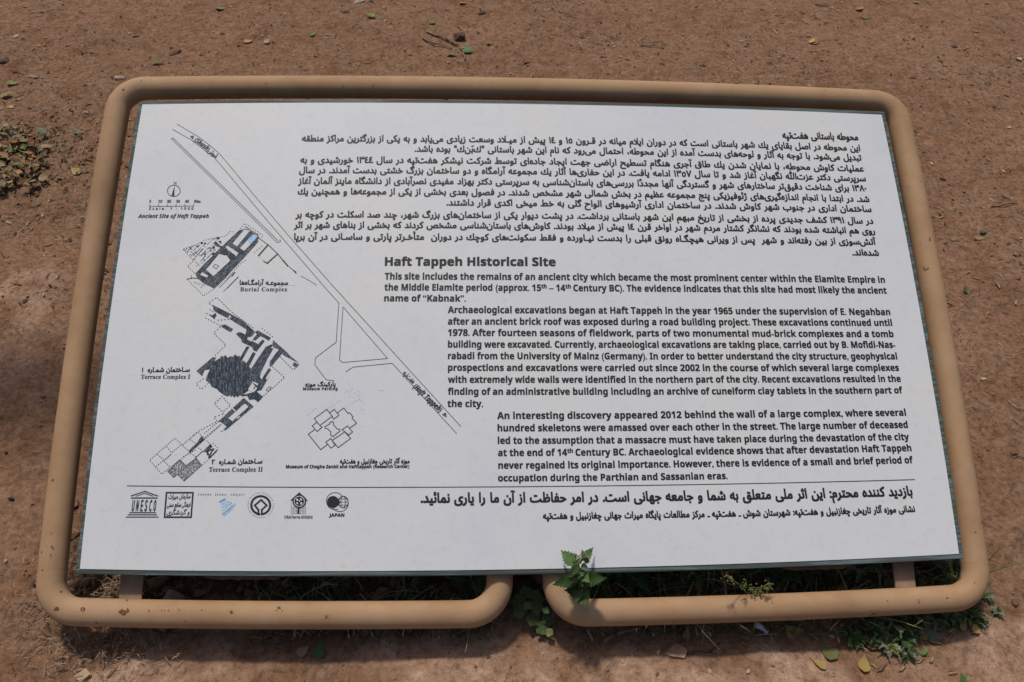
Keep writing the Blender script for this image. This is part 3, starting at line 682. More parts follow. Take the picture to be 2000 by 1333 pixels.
# ---- emblems
q = cr(230, 930, 7.692); k = Ink()
k.line(q((203, 300), (407, 232), (597, 300)), 2.0); k.line(q((275, 304), (407, 262), (530, 304)), 1.4); k.line(q((200, 332), (598, 332)), 2.4, join=False)
for (a, b), y in (((175, 575), 552), ((152, 590), 583), ((122, 612), 618)): k.line(q((a, y), (b, y)), 1.9, join=False)
for ch, x in zip('UNESCO', (205, 268, 335, 398, 465, 530)):
    P = q((x + 3, 530))[0]; Q = q((x + 34, 530))[0]
    text(ch, P, Q, 22.5, r=.55, into=k)
k.build('temple_emblem', [INKB])
k = Ink(); k.line(q((733, 252), (1131, 252), (1102, 620), (703, 620)), 3.0, closed=True)
pe('سازمان میراث', q((762, 345))[0], q((1092, 335))[0], 7.6, r=.28, slant=.25, into=k); pe('فرهنگی صنایع دستی', q((742, 465))[0], q((1088, 460))[0], 7.6, r=.28, slant=.25, into=k); pe('و گردشگری', q((735, 580))[0], q((1076, 575))[0], 7.6, r=.28, slant=.25, into=k)
k.build('script_seal', [INKB])
k = Ink()
k.line(q((1525, 395), (1620, 345)), 3.4, 0, 1, join=False)
for P in (((1545, 435), (1650, 368)), ((1560, 478), (1690, 382)), ((1570, 522), (1715, 398))): k.line(q(*P), 2.6, 0, 0, join=False)
k.fill(q((1560, 565), (1765, 402), (1778, 412), (1735, 490), (1590, 615)), 0, 0); k.line(q((1575, 585), (1745, 440)), .8, 2, 2, join=False)
text(sansi('CHOGHA  ZANBIL  PROJECT'), q((1208, 292))[0], q((1908, 297))[0], 3.6, r=0, space=1.8, into=k, midx=2)
k.build('fan_emblem', [BLUE, BLUED, INKR])
q = cr(470, 930, 7.692); k = Ink(); c = q((302, 440))[0]
k.ring(c, 18.3, 3.9, n=40, a0=math.radians(99), a1=math.radians(441), ry=17.6)
k.line(q((267, 578), (267, 510), (212, 442), (308, 360), (392, 442), (318, 510), (318, 578)), 3.3)
for i in range(46):
    a = 2 * math.pi * i / 46
    if i % 9 != 8: k.line([(c[0] + 24 * math.cos(a), c[1] + 23.4 * math.sin(a)), (c[0] + 25.6 * math.cos(a + .03), c[1] + 25 * math.sin(a + .03))], .8, 0, 1)
k.build('ring_emblem', [INK, INKR])
k = Ink(); k.fill(q((745, 370), (882, 245), (1013, 370), (965, 372), (882, 305), (790, 372))); c = q((882, 382))[0]
k.disc(c, 13.6, 0, 0); k.disc(c, 10.6, 2, 2); k.disc(c, 9.3, 3, 0)
for P in (((840, 340), (870, 350), (860, 375), (835, 370)), ((895, 330), (925, 350), (915, 375), (895, 360)), ((835, 400), (860, 395), (865, 430), (845, 425)), ((905, 395), (930, 400), (915, 435), (895, 425)), ((875, 370), (890, 365), (895, 385), (880, 390))): k.fill(q(*P), 4, 2)
k.line(q((870, 475), (868, 572)), 3.8, 0, 0, join=False)
for y in (468, 490, 515, 540, 565): k.line(q((760, y), (850, y)), .5, 0, 1); k.line(q((890, y), (975, y)), .5, 0, 1)
for x in (760, 800, 835, 905, 940, 975): k.line(q((x, 390 if x in (760, 975) else 468), (x, 575)), .5, 0, 1)
text(sans('CRATerre-ENSAG'), q((655, 640))[0], q((1078, 640))[0], 5.6, r=.05, into=k)
k.build('house_emblem', [INK, INKR, MS])
k = Ink(); k.ring(q((1420, 378))[0], 17.0, 1.2, n=36, a0=math.radians(70), a1=math.radians(325), ry=16.6); k.ring(q((1490, 412))[0], 16.6, 1.2, n=36, a0=math.radians(-60), a1=math.radians(150), ry=16)
k.disc(q((1388, 392))[0], 11.8, 0, 0); k.disc(q((1462, 395))[0], 4.5, 0, 0, 9)
for a in range(14): k.line([q((1450, 392))[0], (q((1450, 392))[0][0] + 7.5 * math.cos(a * .9), q((1450, 392))[0][1] + 8.5 * math.sin(a * .9))], 1.3)
c = q((1540, 392))[0]; k.ring(c, 9.8, 1.3, n=24, ry=11.4); k.ring(c, 4.4, 1.1, n=18, ry=11.4)
for dy in (-6, 0, 6): k.line([(c[0] - 9, c[1] + dy), (c[0] + 9, c[1] + dy)], 1.1)
text(sans('JAPAN'), q((1328, 612))[0], q((1556, 612))[0], 6.3, r=.35, into=k)
k.build('globe_emblem', [INK])
# rust spots and paint chips on the tube
MRUST = simple('rust', (.16, .062, .035), .9, .4, 300)
bpy.context.view_layer.update()
Mi = sign.matrix_world.inverted()
def on_tube(p):
    o = Mi @ Vector(CAM); d = (Mi.to_3x3() @ Vector(ray(p))).normalized(); hit, loc, nr, _ = frame.ray_cast(o, d)
    return (loc + nr * .00025) if hit else None
for (x, y), rx, ry in (((130, 1155), 7, 2.4), ((119, 1156), 4, 2), ((162, 1190), 5, 6), ((240, 1196), 10, 6), ((249, 1193), 4, 5), ((101, 1069), 2.5, 2.5), ((100, 1042), 1.6, 1.6), ((104, 1073), 2, 2.5), ((99, 1085), 1.8, 3), ((110, 1190), 6, 5), ((83, 1114), 2, 3), ((291, 1193), 1.5, 2.5), ((316, 1193), 1.6, 1.6), ((322, 1193), 1.6, 1.6), ((329, 1193), 1.8, 1.8), ((350, 1192), 1.4, 2), ((394, 1192), 1.8, 2), ((452, 1196), 4, 3.4), ((545, 1188), 4, 3), ((540, 1193), 2, 2), ((551, 1194), 2, 1.6), ((248, 1173), 3, 1.6),
        ((362, 1214), 1.6, 1.8), ((519, 163), 1.6, 1.6), ((521, 185), 2, 1.8), ((1850, 1169), 3, 2.2), ((1903, 1139), 1.8, 2), ((1733, 1174), 2, 1.3), ((1905, 1040), 3, 1.6), ((1816, 468), 1.6, 5), ((147, 500), 1.6, 1.6), ((276, 158), 1.4, 1.4)):
    n = 11; ring_ = [on_tube((x + rx * math.cos(6.2832 * i / n) * random.uniform(.55, 1.15), y + ry * math.sin(6.2832 * i / n) * random.uniform(.55, 1.15))) for i in range(n)]; c_ = on_tube((x, y))
    if c_ is None or any(v is None for v in ring_): continue
    mesh_obj('rust_spot', [c_] + ring_, [(0, 1 + i, 1 + (i + 1) % n) for i in range(n)], MRUST, sign)
#OBJECTS#
# ------------------------------------------------------------------ loose things on the ground
def leafmat(name, c, c2, r=.6, back=None):
    k = Nodes(name); n = k.noise(45, 4, .6); oi = k.n.new('ShaderNodeObjectInfo')
    col = k.ramp(n, [(.3, c), (.7, c2)])
    hs = k.n.new('ShaderNodeHueSaturation'); k.l.new(col, hs.inputs['Color'])
    mp = k.n.new('ShaderNodeMapRange'); mp.inputs[3].default_value = .75; mp.inputs[4].default_value = 1.25
    k.l.new(oi.outputs['Random'], mp.inputs[0]); k.l.new(mp.outputs[0], hs.inputs['Value'])
    k.color(hs.outputs[0]); k.rough(r, .3); k.bump(k.noise(120, 3), .3, .001); return k.m
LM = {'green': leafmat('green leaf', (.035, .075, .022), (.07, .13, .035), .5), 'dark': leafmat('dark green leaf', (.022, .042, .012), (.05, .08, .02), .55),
      'bright': leafmat('bright green leaf', (.07, .14, .028), (.13, .21, .05), .5), 'yellow': leafmat('yellow leaf', (.30, .20, .05), (.40, .29, .10)),
      'tan': leafmat('dry tan leaf', (.26, .17, .09), (.38, .27, .16)), 'brown': leafmat('brown dry leaf', (.16, .08, .035), (.26, .14, .07)), 'orange': leafmat('orange brown leaf', (.34, .15, .05), (.42, .22, .09)),
      'straw_': leafmat('dull straw coloured leaf', (.19, .145, .06), (.28, .22, .11)), 'grey': leafmat('grey green dry leaf', (.11, .125, .08), (.19, .20, .13)), 'olive': leafmat('olive green leaf', (.12, .13, .04), (.20, .20, .07))}
MST = {'straw': simple('straw', (.40, .29, .17), .7, .25, 90), 'twig': simple('grey brown twig', (.20, .135, .09), .85, .3, 120), 'darktwig': simple('dark twig', (.07, .045, .032), .9, .3, 120),
       'pale': simple('pale stone', (.42, .33, .25), .9, .2, 60), 'clod': simple('earth clod', (.18, .10, .06), .95, .35, 60), 'darkclod': simple('dark clod', (.10, .064, .046), .95, .45, 90),
       'pink': simple('pinkish pebble', (.40, .27, .21), .9, .2, 60), 'white': simple('white paper scrap', (.62, .62, .62), .7, .08, 60), 'stem': simple('pale green stem', (.12, .17, .06), .6, .3, 50),
       'blue': simple('blue grey leaf', (.10, .13, .13), .6, .2, 50), 'flower': simple('buff flower buds', (.30, .20, .10), .8, .35, 220)}
def leaf_geo(L, W, curl=.3, fold=.25, serr=0, lobes=1.0, n=9, point=1.3, bend=0.0, seedv=0):
    """leaf lying along +x, base at the origin; five verts across"""
    rr = random.Random(seedv); V = []; F = []
    n = n if not serr else max(n, serr * 2)
    for i in range(n + 1):
        t = i / n; wv = W * .5 * (math.sin(math.pi * min(1, t ** (.62 * lobes))) ** (.8) if t < 1 else 0)
        wv *= (1 - t ** 3) ** (point - 1 + .2) if point > 1 else 1
        if serr: wv *= (1.0 if i % 2 else .74)
        for c in (-1, -.5, 0, .5, 1):
            y = c * wv; z = fold * abs(y) + curl * L * (t - .35) ** 2 * .8 + .0012 * rr.uniform(-1, 1) * (abs(c) > .2) * L * 20
            V.append((t * L - (serr and abs(c) == 1 and i % 2 == 0) * L * .02, y + bend * L * t * t, z))
    for i in range(n):
        for c in range(4): a = i * 5 + c; F.append((a, a + 1, a + 6, a + 5))
    return V, F
LEAFV = [leaf_geo(1, w, cu, fo, 0, lo, 7, po, be, i) for i, (w, cu, fo, lo, po, be) in enumerate(((.6, .35, .22, 1, 1.3, .1), (.5, .6, .3, 1.2, 1.2, -.15), (.75, .25, .15, .9, 1.3, 0), (.5, .2, .3, 1, 1.4, .25), (.65, .7, .12, 1.1, 1.2, .05), (.55, -.3, -.25, 1, 1.3, -.1)))]
LEAFM = {}
def leaf_mesh(v, mat):
    if (v, mat) not in LEAFM:
        V, F = LEAFV[v]; me = bpy.data.meshes.new('dry_leaf'); me.from_pydata(V, [], F); me.materials.append(LM[mat]); me.polygons.foreach_set('use_smooth', [True] * len(F)); me.update(); LEAFM[(v, mat)] = me
    return LEAFM[(v, mat)]
def lay_leaf(p, px, mat, label, v=None, rot=None, group=None, up=.002, cat='leaf', tilt=.25, name='fallen_leaf'):
    q = gp(p); d = (Vector(CAM) - q).length; L = px / FPX * d * 1.3
    v = random.randrange(6) if v is None else v; rot = random.uniform(0, 6.28) if rot is None else rot
    o = bpy.data.objects.new(name, leaf_mesh(v, mat)); C.objects.link(o); o.scale = (L, L, L)
    o.rotation_euler = (random.uniform(-tilt, tilt), random.uniform(-tilt, tilt), rot)
    o.location = q + Vector((-math.cos(rot) * L / 2, -math.sin(rot) * L / 2, up + (L * .35 * tilt)))
    return tag(o, label, cat, group)
def rock_geo(seedv, n=2, sy=.8, sz=.6, rough=.25):
    import bmesh
    bm = bmesh.new(); bmesh.ops.create_icosphere(bm, subdivisions=n, radius=.5); rr = random.Random(seedv); off = [Vector((rr.uniform(-1, 1), rr.uniform(-1, 1), rr.uniform(-1, 1))).normalized() for _ in range(9)]
    for v in bm.verts:
        d = v.co.normalized(); f = 1 + rough * sum(max(0, d.dot(o)) ** 6 * (1 if i % 3 else -1) for i, o in enumerate(off)) + rr.uniform(-.04, .04)
        v.co = Vector((v.co.x * f, v.co.y * f * sy, v.co.z * f * sz))
    V = [tuple(v.co) for v in bm.verts]; F = [tuple(v.index for v in f.verts) for f in bm.faces]; bm.free(); return V, F
ROCK = [rock_geo(i + 3, 2, .7 + .1 * (i % 3), .5 + .1 * (i % 2), .55) for i in range(5)]; ROCKM = {}
def lay_stone(p, px, mat, label, v=None, cat='stone', name='stone', flat=1.0, group=None, sink=.28):
    q = gp(p); L = px / FPX * (Vector(CAM) - q)  .length * .78; v = random.randrange(5) if v is None else v; flat *= .8
    if (v, mat) not in ROCKM:
        V, F = ROCK[v]; me = bpy.data.meshes.new('stone'); me.from_pydata(V, [], F); me.materials.append(MST[mat]); me.polygons.foreach_set('use_smooth', [v % 2 == 0] * len(F)); me.update(); ROCKM[(v, mat)] = me
    o = bpy.data.objects.new(name, ROCKM[(v, mat)]); C.objects.link(o); o.scale = (L, L, L * flat); o.rotation_euler = (0, 0, random.uniform(0, 6.28))
    o.location = q + Vector((0, 0, L * (.5 * .5 - sink * .4) * flat)); return tag(o, label, cat, group)
def twig(pp, w, mat, label, cat='twig', name='twig', arch=.004, group=None, parent=None, forks=()):
    w *= .62 if w < .0075 else .85
    def one(nm, pts, w, par):
        P = [gp(p) for p in pts]; out = []
        n = 5
        for a, b in zip(P[:-1], P[1:]):
            for i in range(n): out.append(a.lerp(b, i / n))
        out.append(P[-1]); N = len(out); rad = []
        ph = random.uniform(0, 6)
        for i, q in enumerate(out):
            t = i / (N - 1); q.z = gz(q.x, q.y) + w * .6 + arch * math.sin(math.pi * t) + .001 * math.sin(ph + i); q.x += .0012 * math.sin(ph + 1.7 * i); rad.append(w * .5 * (1 - .35 * t) * random.uniform(.85, 1.1))
        return tube(nm, [tuple(q) for q in out], w / 2, MST[mat], par, sides=7, rad=rad)
    o = one(name, pp, w, parent)
    for f in forks: one('fork', f, w * .6, o)
    return tag(o, label, cat, group) if parent is None else o

# stones and clods
for p, s, m, l in (((705, 4), 20, 'pale', 'pale square stone cut by the top edge of the photo'), ((678, 25), 13, 'darkclod', 'small dark stone just below the pale stone at the top edge'),
    ((944, 26), 14, 'darkclod', 'dark clod right of the orange leaf at the top'), ((1602, 11), 24, 'clod', 'brown earth clod at the top, right of centre'), ((31, 73), 12, 'pale', 'tan stone in the upper left corner'),
    ((345, 102), 24, 'clod', 'flat brown clod above the top left bend of the tube'), ((231, 153), 17, 'pink', 'flat pale stone just outside the top left tube corner'), ((7, 121), 18, 'darkclod', 'dark clod at the left edge of the photo near the top'),
    ((136, 308), 10, 'clod', 'small brown stone left of the tube, above the tan leaf'), ((110, 345), 9, 'darkclod', 'small dark green pebble beside the flat soil chip'), ((49, 589), 11, 'darkclod', 'dark pebble on the pale earth left of the tube'),
    ((1970, 250), 9, 'pale', 'pale pebble near the right edge, upper of two'), ((1960, 336), 8, 'pale', 'pale pebble near the right edge, lower of two'), ((1840, 349), 11, 'darkclod', 'dark clod right of the upper right tube'),
    ((1863, 92), 14, 'darkclod', 'dark flat clod in the upper right soil'), ((1921, 742), 11, 'pale', 'pale angular stone right of the tube at mid height'), ((1914, 891), 13, 'clod', 'brown clod beside the lower right tube'),
    ((1979, 884), 15, 'clod', 'brown clod with a twig against it at the right edge'), ((954, 1283), 9, 'darkclod', 'dark round pebble below the gap between the tube ends'), ((1062, 1277), 8, 'pink', 'pinkish pebble below the round leaved plant'),
    ((1216, 1294), 8, 'pink', 'pinkish pebble in the crust below the nettle like weed'), ((1286, 1275), 11, 'pale', 'pale pebble touching the cracked crust flake'), ((1461, 1312), 10, 'pale', 'cream pebble lying alone on the pale crust'),
    ((1990, 116), 11, 'pale', 'pale chip at the right edge near the top'), ((1143, 1263), 16, 'clod', 'largest crumb of the loose clods below the nettle like weed'), ((1134, 1268), 12, 'clod', 'left crumb of the loose clods below the nettle like weed'), ((1156, 1262), 12, 'clod', 'right crumb of the loose clods below the nettle like weed'),
    ((1735, 1083), 8, 'clod', None)):
    if l: lay_stone(p, s, m, l, cat='clod' if 'clod' in m and 'clod' in l else 'stone', name='earth_clod' if 'clod' in l else 'stone')
lay_stone((897, 75), 27, 'darkclod', 'large dark lump beside the two bare twigs at the top', v=3, cat='clod', name='earth_clod', flat=1.3, sink=.1)
# leaves
for p, s, m, l, v, r in (((905, 8), 12, 'orange', 'orange leaf at the top edge right of the centre', 0, .3), ((723, 34), 15, 'olive', 'olive green leaf below the pale stone at the top', 0, 2.8), ((845, 46), 12, 'olive', 'round green leaf left of the dark lump', 2, 1.2),
    ((882, 109), 15, 'olive', 'curled green leaf under the thin twig at the top', 1, .2), ((912, 101), 17, 'green', 'green leaf touching the thin twig, the right one', 2, 1.9), ((904, 96), 12, 'yellow', 'small yellow leaf beside the green one by the dark lump', 3, .1),
    ((956, 87), 9, 'olive', 'small light green leaf right of the dark lump', 2, 0), ((1679, 21), 14, 'orange', 'orange leaf at the top right of the brown clod', 0, .4), ((1787, 7), 11, 'olive', 'olive leaf at the top edge, right', 0, 2), ((1584, 84), 13, 'yellow', 'yellow leaf above the top right part of the tube', 1, .9),
    ((1403, 90), 12, 'blue', 'x', 2, 1), ((433, 18), 16, 'olive', 'olive leaf at the top edge, left of the centre', 0, .3), ((65, 150), 14, 'tan', 'tan leaf in the soil at the upper left', 1, .2), ((26, 164), 15, 'olive', 'olive leaf low in the upper left corner', 0, .1),
    ((17, 191), 18, 'olive', 'long olive leaf at the left edge above the leaf heap', 3, .4), ((23, 210), 10, 'tan', 'short tan leaf at the left edge above the leaf heap', 2, 1.4), ((154, 261), 14, 'grey', 'grey green leaf between the leaf heap and the tube', 2, 0), ((149, 339), 16, 'yellow', 'tan yellow leaf lying alone left of the tube', 2, 2.6),
    ((120, 348), 14, 'brown', 'flat brown soil coloured leaf near the dark pebble', 5, .1), ((485, 83), 13, 'orange', 'brown curled leaf above the top tube, the left one', 4, .3), ((523, 84), 11, 'tan', 'tan curled leaf above the top tube, beside the brown one', 4, .8), ((611, 69), 13, 'olive', 'olive curled leaf above the top tube', 1, 1.2), ((308, 125), 15, 'olive', 'olive leaf just above the top left tube bend', 1, .5),
    ((593, 1273), 20, 'tan', 'squarish tan leaf in front of the left tube', 2, .7), ((626, 1272), 26, 'green', 'oval green leaf beside the squarish tan leaf', 0, 1.3), ((1340, 1241), 17, 'tan', 'curled tan leaf above the cracked crust flake', 4, 1.3), ((1552, 1237), 32, 'yellow', 'yellow brown leaf right of the white scrap', 0, .15),
    ((1615, 1273), 30, 'olive', 'green and yellow leaf, largest near the lower edge', 2, 2.2), ((1599, 1295), 24, 'yellow', 'yellow leaf with green edge below the larger green one', 3, 2.0), ((1687, 1299), 24, 'yellow', 'folded pale yellow leaf at the lower edge', 4, 1.2), ((1691, 1252), 34, 'brown', 'long brown leaf at the edge of the feathery weeds', 3, 2.1),
    ((1752, 1262), 21, 'orange', 'orange brown leaf in the feathery weeds', 2, 1.8), ((1813, 1243), 24, 'grey', 'grey green leaf right of the feathery weeds', 2, 2.4), ((1801, 1241), 17, 'orange', 'orange leaf behind the grey green one', 0, 1.4), ((1877, 1224), 17, 'yellow', 'left one of two yellow leaves below the right tube bend', 1, 1.3),
    ((1898, 1228), 19, 'yellow', 'right one of two yellow leaves below the right tube bend', 4, 2.2), ((1838, 1230), 15, 'tan', 'tan leaf among litter below the right tube bend', 1, .3), ((1860, 1236), 13, 'yellow', 'small yellow leaf among litter below the right tube bend', 3, .3), ((1886, 1334), 26, 'green', 'big green leaf cut by the lower edge of the photo', 2, 1.7),
    ((1885, 569), 12, 'green', 'small green leaf right of the tube at mid height', 3, 1), ((1919, 456), 12, 'green', 'small green leaf right of the tube above mid height', 1, .4), ((1910, 467), 14, 'tan', 'tan leaf just below the small green one at the right', 1, .2), ((1692, 36), 14, 'olive', 'olive leaf below the orange one at the top right', 5, .3), ((1862, 469), 12, 'tan', 'tan leaf close to the right tube', 0, .3),
    ((1806, 1277), 14, 'bright', 'light green sprig leaf in front of the feathery weeds', 3, .2), ((930, 1282), 11, 'tan', 'x', 0, 1)):
    if l != 'x': lay_leaf(p, s, m, l, v, r)
# white scrap and sliver
q = gp((1485, 1228)); A, B = gp((1470, 1223)), gp((1500, 1234)); d = (B - A).normalized(); n = Vector((-d.y, d.x, 0)); V = []
for i in range(7):
    t = i / 6; c = A.lerp(B, t); hgt_ = .006 + .004 * math.sin(t * 5)
    for j in range(4): a = j / 3 * math.pi; V.append(c + n * .0065 * math.cos(a) + Vector((0, 0, hgt_ + .004 * math.sin(a))))
F = [(i * 4 + j, i * 4 + j + 1, i * 4 + j + 5, i * 4 + j + 4) for i in range(6) for j in range(3)]
tag(mesh_obj('paper_scrap', V, F, MST['white'], smooth=True), 'small white rolled paper scrap in front of the right tube', 'paper')
twig([(1851, 1318), (1870, 1315)], .004, 'straw', 'short pale straw beside the big green leaf at the bottom', 'straw', 'straw')
# twigs and straw
r = twig([(832, 63), (868, 78), (897, 92), (905, 106), (909, 119)], .0085, 'twig', 'forked twig leaning under the dark lump at the top', forks=[[(870, 80), (884, 84), (893, 90)]])
twig([(825, 77), (846, 88), (866, 92), (882, 97)], .0075, 'twig', 'bare twig left of the dark lump, the lower of two')
for pp, w, m, l in (([(57, 27), (84, 25), (110, 22), (122, 17)], .006, 'straw', 'long pale straw in the upper left'), ([(800, 25), (822, 24)], .004, 'straw', 'short straw above the two bare twigs'), ([(1039, 6), (1080, 5)], .004, 'twig', 'thin twig along the top edge right of centre'), ([(1090, 22), (1105, 30), (1123, 36)], .004, 'darktwig', 'dark bent twig below the top edge right of centre'),
    ([(1250, 91), (1275, 92), (1297, 96)], .005, 'darktwig', 'dark twig above the top tube, lower of two'), ([(1275, 86), (1292, 82)], .004, 'darktwig', 'dark twig above the top tube, upper of two'), ([(1635, 68), (1631, 60), (1639, 43)], .004, 'straw', 'upright looking straw above the tube at the right'), ([(1550, 40), (1570, 47), (1580, 50)], .0035, 'darktwig', 'dark thin twig near the brown clod'),
    ([(99, 441), (107, 428), (120, 420), (140, 417)], .0035, 'darktwig', 'thin dark twig standing in for a soil crack left of the tube'), ([(1035, 156), (1041, 147)], .006, 'straw', 'white straw touching the top tube'), ([(162, 301), (165, 294)], .006, 'straw', 'white straw left of the tube under the grey green leaf'),  # the dark twig stands in for a crack in the soil
    ([(1968, 785), (1985, 800), (2003, 803)], .004, 'straw', 'pair of straws at the right edge beside the tube'), ([(1935, 405), (1965, 403), (1985, 398)], .005, 'darktwig', 'dark twig at the right edge above mid height'), ([(1985, 893), (2000, 898)], .004, 'darktwig', 'dark twig leaning on the clod at the right edge'),
    ([(126, 1239), (140, 1262), (156, 1284)], .0055, 'straw', 'long straw leaning in the litter at the lower left tube corner'), ([(210, 1324), (225, 1308)], .0045, 'straw', 'straw right of the wood chip at the lower left'), ([(116, 1286), (140, 1286)], .005, 'straw', 'flat straw across the litter at the lower left corner'),
    ([(243, 1296), (252, 1290)], .004, 'straw', 'short straw at the end of the shadow at lower left'), ([(156, 1304), (163, 1290)], .0045, 'straw', 'straw stub above the wood chip'), ([(202, 1310), (206, 1285)], .003, 'twig', 'thin twig standing in the litter at lower left'),
    ([(587, 1294), (594, 1279)], .0028, 'twig', 'thin stalk under the squarish tan leaf'), ([(745, 1249), (760, 1264)], .0045, 'straw', 'straw below the left tube, right half'), ([(704, 1262), (712, 1248), (716, 1232)], .004, 'twig', 'twig under the left tube near the middle'), ([(863, 1262), (885, 1262), (910, 1260)], .003, 'twig', 'thin straight twig below the left tube end'),
    ([(894, 1256), (905, 1240)], .0045, 'twig', 'twig leaning below the left tube end'), ([(955, 1220), (968, 1248)], .003, 'straw', 'long grass straw at the left tube end'), ([(1146, 1232), (1153, 1246), (1157, 1254)], .007, 'straw', 'white bent straw under the right tube bend'), ([(1174, 1237), (1180, 1245)], .005, 'straw', 'short white straw beside the bent one'),
    ([(1178, 1258), (1199, 1242)], .008, 'twig', 'thick grey stick below the right tube, left one'), ([(1206, 1240), (1230, 1234), (1250, 1229)], .0075, 'twig', 'thick grey stick below the right tube, right one'), ([(1391, 1250), (1409, 1238)], .005, 'twig', 'brown stick left of the white scrap'), ([(1315, 1218), (1330, 1236)], .003, 'darktwig', 'dark twig leaning over the curled tan leaf'),
    ([(1548, 1252), (1562, 1242), (1577, 1233)], .003, 'twig', 'thin twig crossing the yellow brown leaf'), ([(1547, 1213), (1571, 1216)], .006, 'straw', 'pale stick just under the right tube'), ([(1500, 1250), (1520, 1228)], .003, 'twig', 'thin twig right of the white scrap'), ([(1666, 1262), (1684, 1268), (1704, 1280)], .0035, 'straw', 'straw by the long brown leaf'),
    ([(1580, 1240), (1597, 1252)], .003, 'straw', 'thin straw above the green and yellow leaf'), ([(1714, 1313), (1731, 1298)], .004, 'twig', 'twig right of the folded yellow leaf'), ([(1696, 1298), (1716, 1308)], .003, 'straw', 'thin straw right of the folded yellow leaf'), ([(1815, 1255), (1838, 1260)], .004, 'straw', 'straw below the grey green leaf'), ([(1816, 1295), (1821, 1286)], .005, 'straw', 'short straw stub near the lower right'),
    ([(1756, 1312), (1768, 1303)], .004, 'straw', 'small straw at the lower edge right of the leaves'), ([(1805, 1287), (1790, 1297)], .003, 'straw', 'thin straw below the feathery weeds'), ([(1342, 1279), (1365, 1275), (1390, 1275)], .004, 'darktwig', 'dark twig behind the cracked crust flake'), ([(1385, 1275), (1400, 1262), (1412, 1256)], .004, 'darktwig', 'dark branching twig right of the crust flake'),
    ([(1102, 1205), (1120, 1200), (1135, 1196)], .003, 'twig', 'x')):
    if l != 'x':
        c_ = 'straw' if 'straw' in l else 'twig'; twig(pp, w, m, l, c_, c_)
# wood chip
A, B = gp((155, 1332)), gp((175, 1315)); d = (B - A); n = Vector((-d.y, d.x, 0)).normalized() * .0075
V = [A - n, B - n, B + n * .8, A + n]; V = [v + Vector((0, 0, .004)) for v in V] + [v + Vector((0, 0, .010)) for v in V]
tag(mesh_obj('wood_chip', V, [(0, 3, 2, 1), (4, 5, 6, 7), (0, 1, 5, 4), (1, 2, 6, 5), (2, 3, 7, 6), (3, 0, 4, 7)], MST['straw']), 'flat pale wood chip at the lower left edge', 'wood chip')
# cracked crust flake
px = [(1296, 1279), (1317, 1259), (1330, 1261), (1343, 1272), (1337, 1288), (1309, 1284)]
P = [gp(p) for p in px]; cx = sum((p for p in P), Vector()) / len(P); nP = len(P)
V = [(p.x, p.y, gz(p.x, p.y) - .004) for p in P] + [(cx.x + (p.x - cx.x) * .95, cx.y + (p.y - cx.y) * .95, gz(p.x, p.y) + .004) for p in P] + [(cx.x, cx.y, gz(cx.x, cx.y) + .005)]
F = [(i, (i + 1) % nP, nP + (i + 1) % nP, nP + i) for i in range(nP)] + [(nP + i, nP + (i + 1) % nP, 2 * nP) for i in range(nP)]
MCR = simple('pale dried mud', (.33, .205, .135), .95, .3, 70)
tag(mesh_obj('crust_flake', V, F, MCR), 'pale cracked flake of dried mud in front of the right tube', 'mud flake')
# anchor pipe stub under the left tube
a = gp((306, 1236)); pipe = empty('pipe_stub', a); tag(pipe, 'short open pipe stub lying on the soil under the left tube', 'pipe')
a0 = Vector((0, 0, .008)); a1 = a0 + Vector((.02, .06, .004)); MPI = simple('dull beige pipe', (.26, .19, .135), .6, .2, 50); MDK = simple('painted bore shade', (.03, .022, .018), .9, .2, 50)
tube('pipe_wall', [a0, a1], .015, MPI, pipe, sides=20, cap=False); tube('bore_shade_plug', [a0 + Vector((0, .001, 0)), a1], .0125, MDK, pipe, sides=20, cap=True)  # inner plug is coloured dark for the shade inside the open pipe

# leaf heap at the left edge
heap = [(x, y) for x in range(-20, 92, 1) for y in range(270, 372)]
hp = empty('leaf_heap_marker') if False else None
def heap_ok(x, y):
    return ((x - 12) / 84.0) ** 2 + ((y - 315) / 64.0) ** 2 + .35 * math.sin(x * .13 + y * .21) < 1.0
cnt = 0
while cnt < 200:
    x, y = random.uniform(-12, 98), random.uniform(248, 385)
    if not heap_ok(x, y): continue
    m = random.choice(['tan', 'tan', 'tan', 'straw_', 'straw_', 'brown', 'brown', 'brown', 'orange', 'grey', 'olive', 'straw_'])
    o = lay_leaf((x, y), random.uniform(7, 17), m, {'tan': 'tan', 'straw_': 'straw coloured', 'brown': 'dark brown', 'orange': 'orange brown', 'grey': 'grey green', 'olive': 'olive green'}[m] + ' curled leaf in the heap of dry leaves at the left edge', group='dry leaves of the heap at the left edge', up=random.uniform(.001, .014), tilt=.7, name='heap_leaf'); cnt += 1

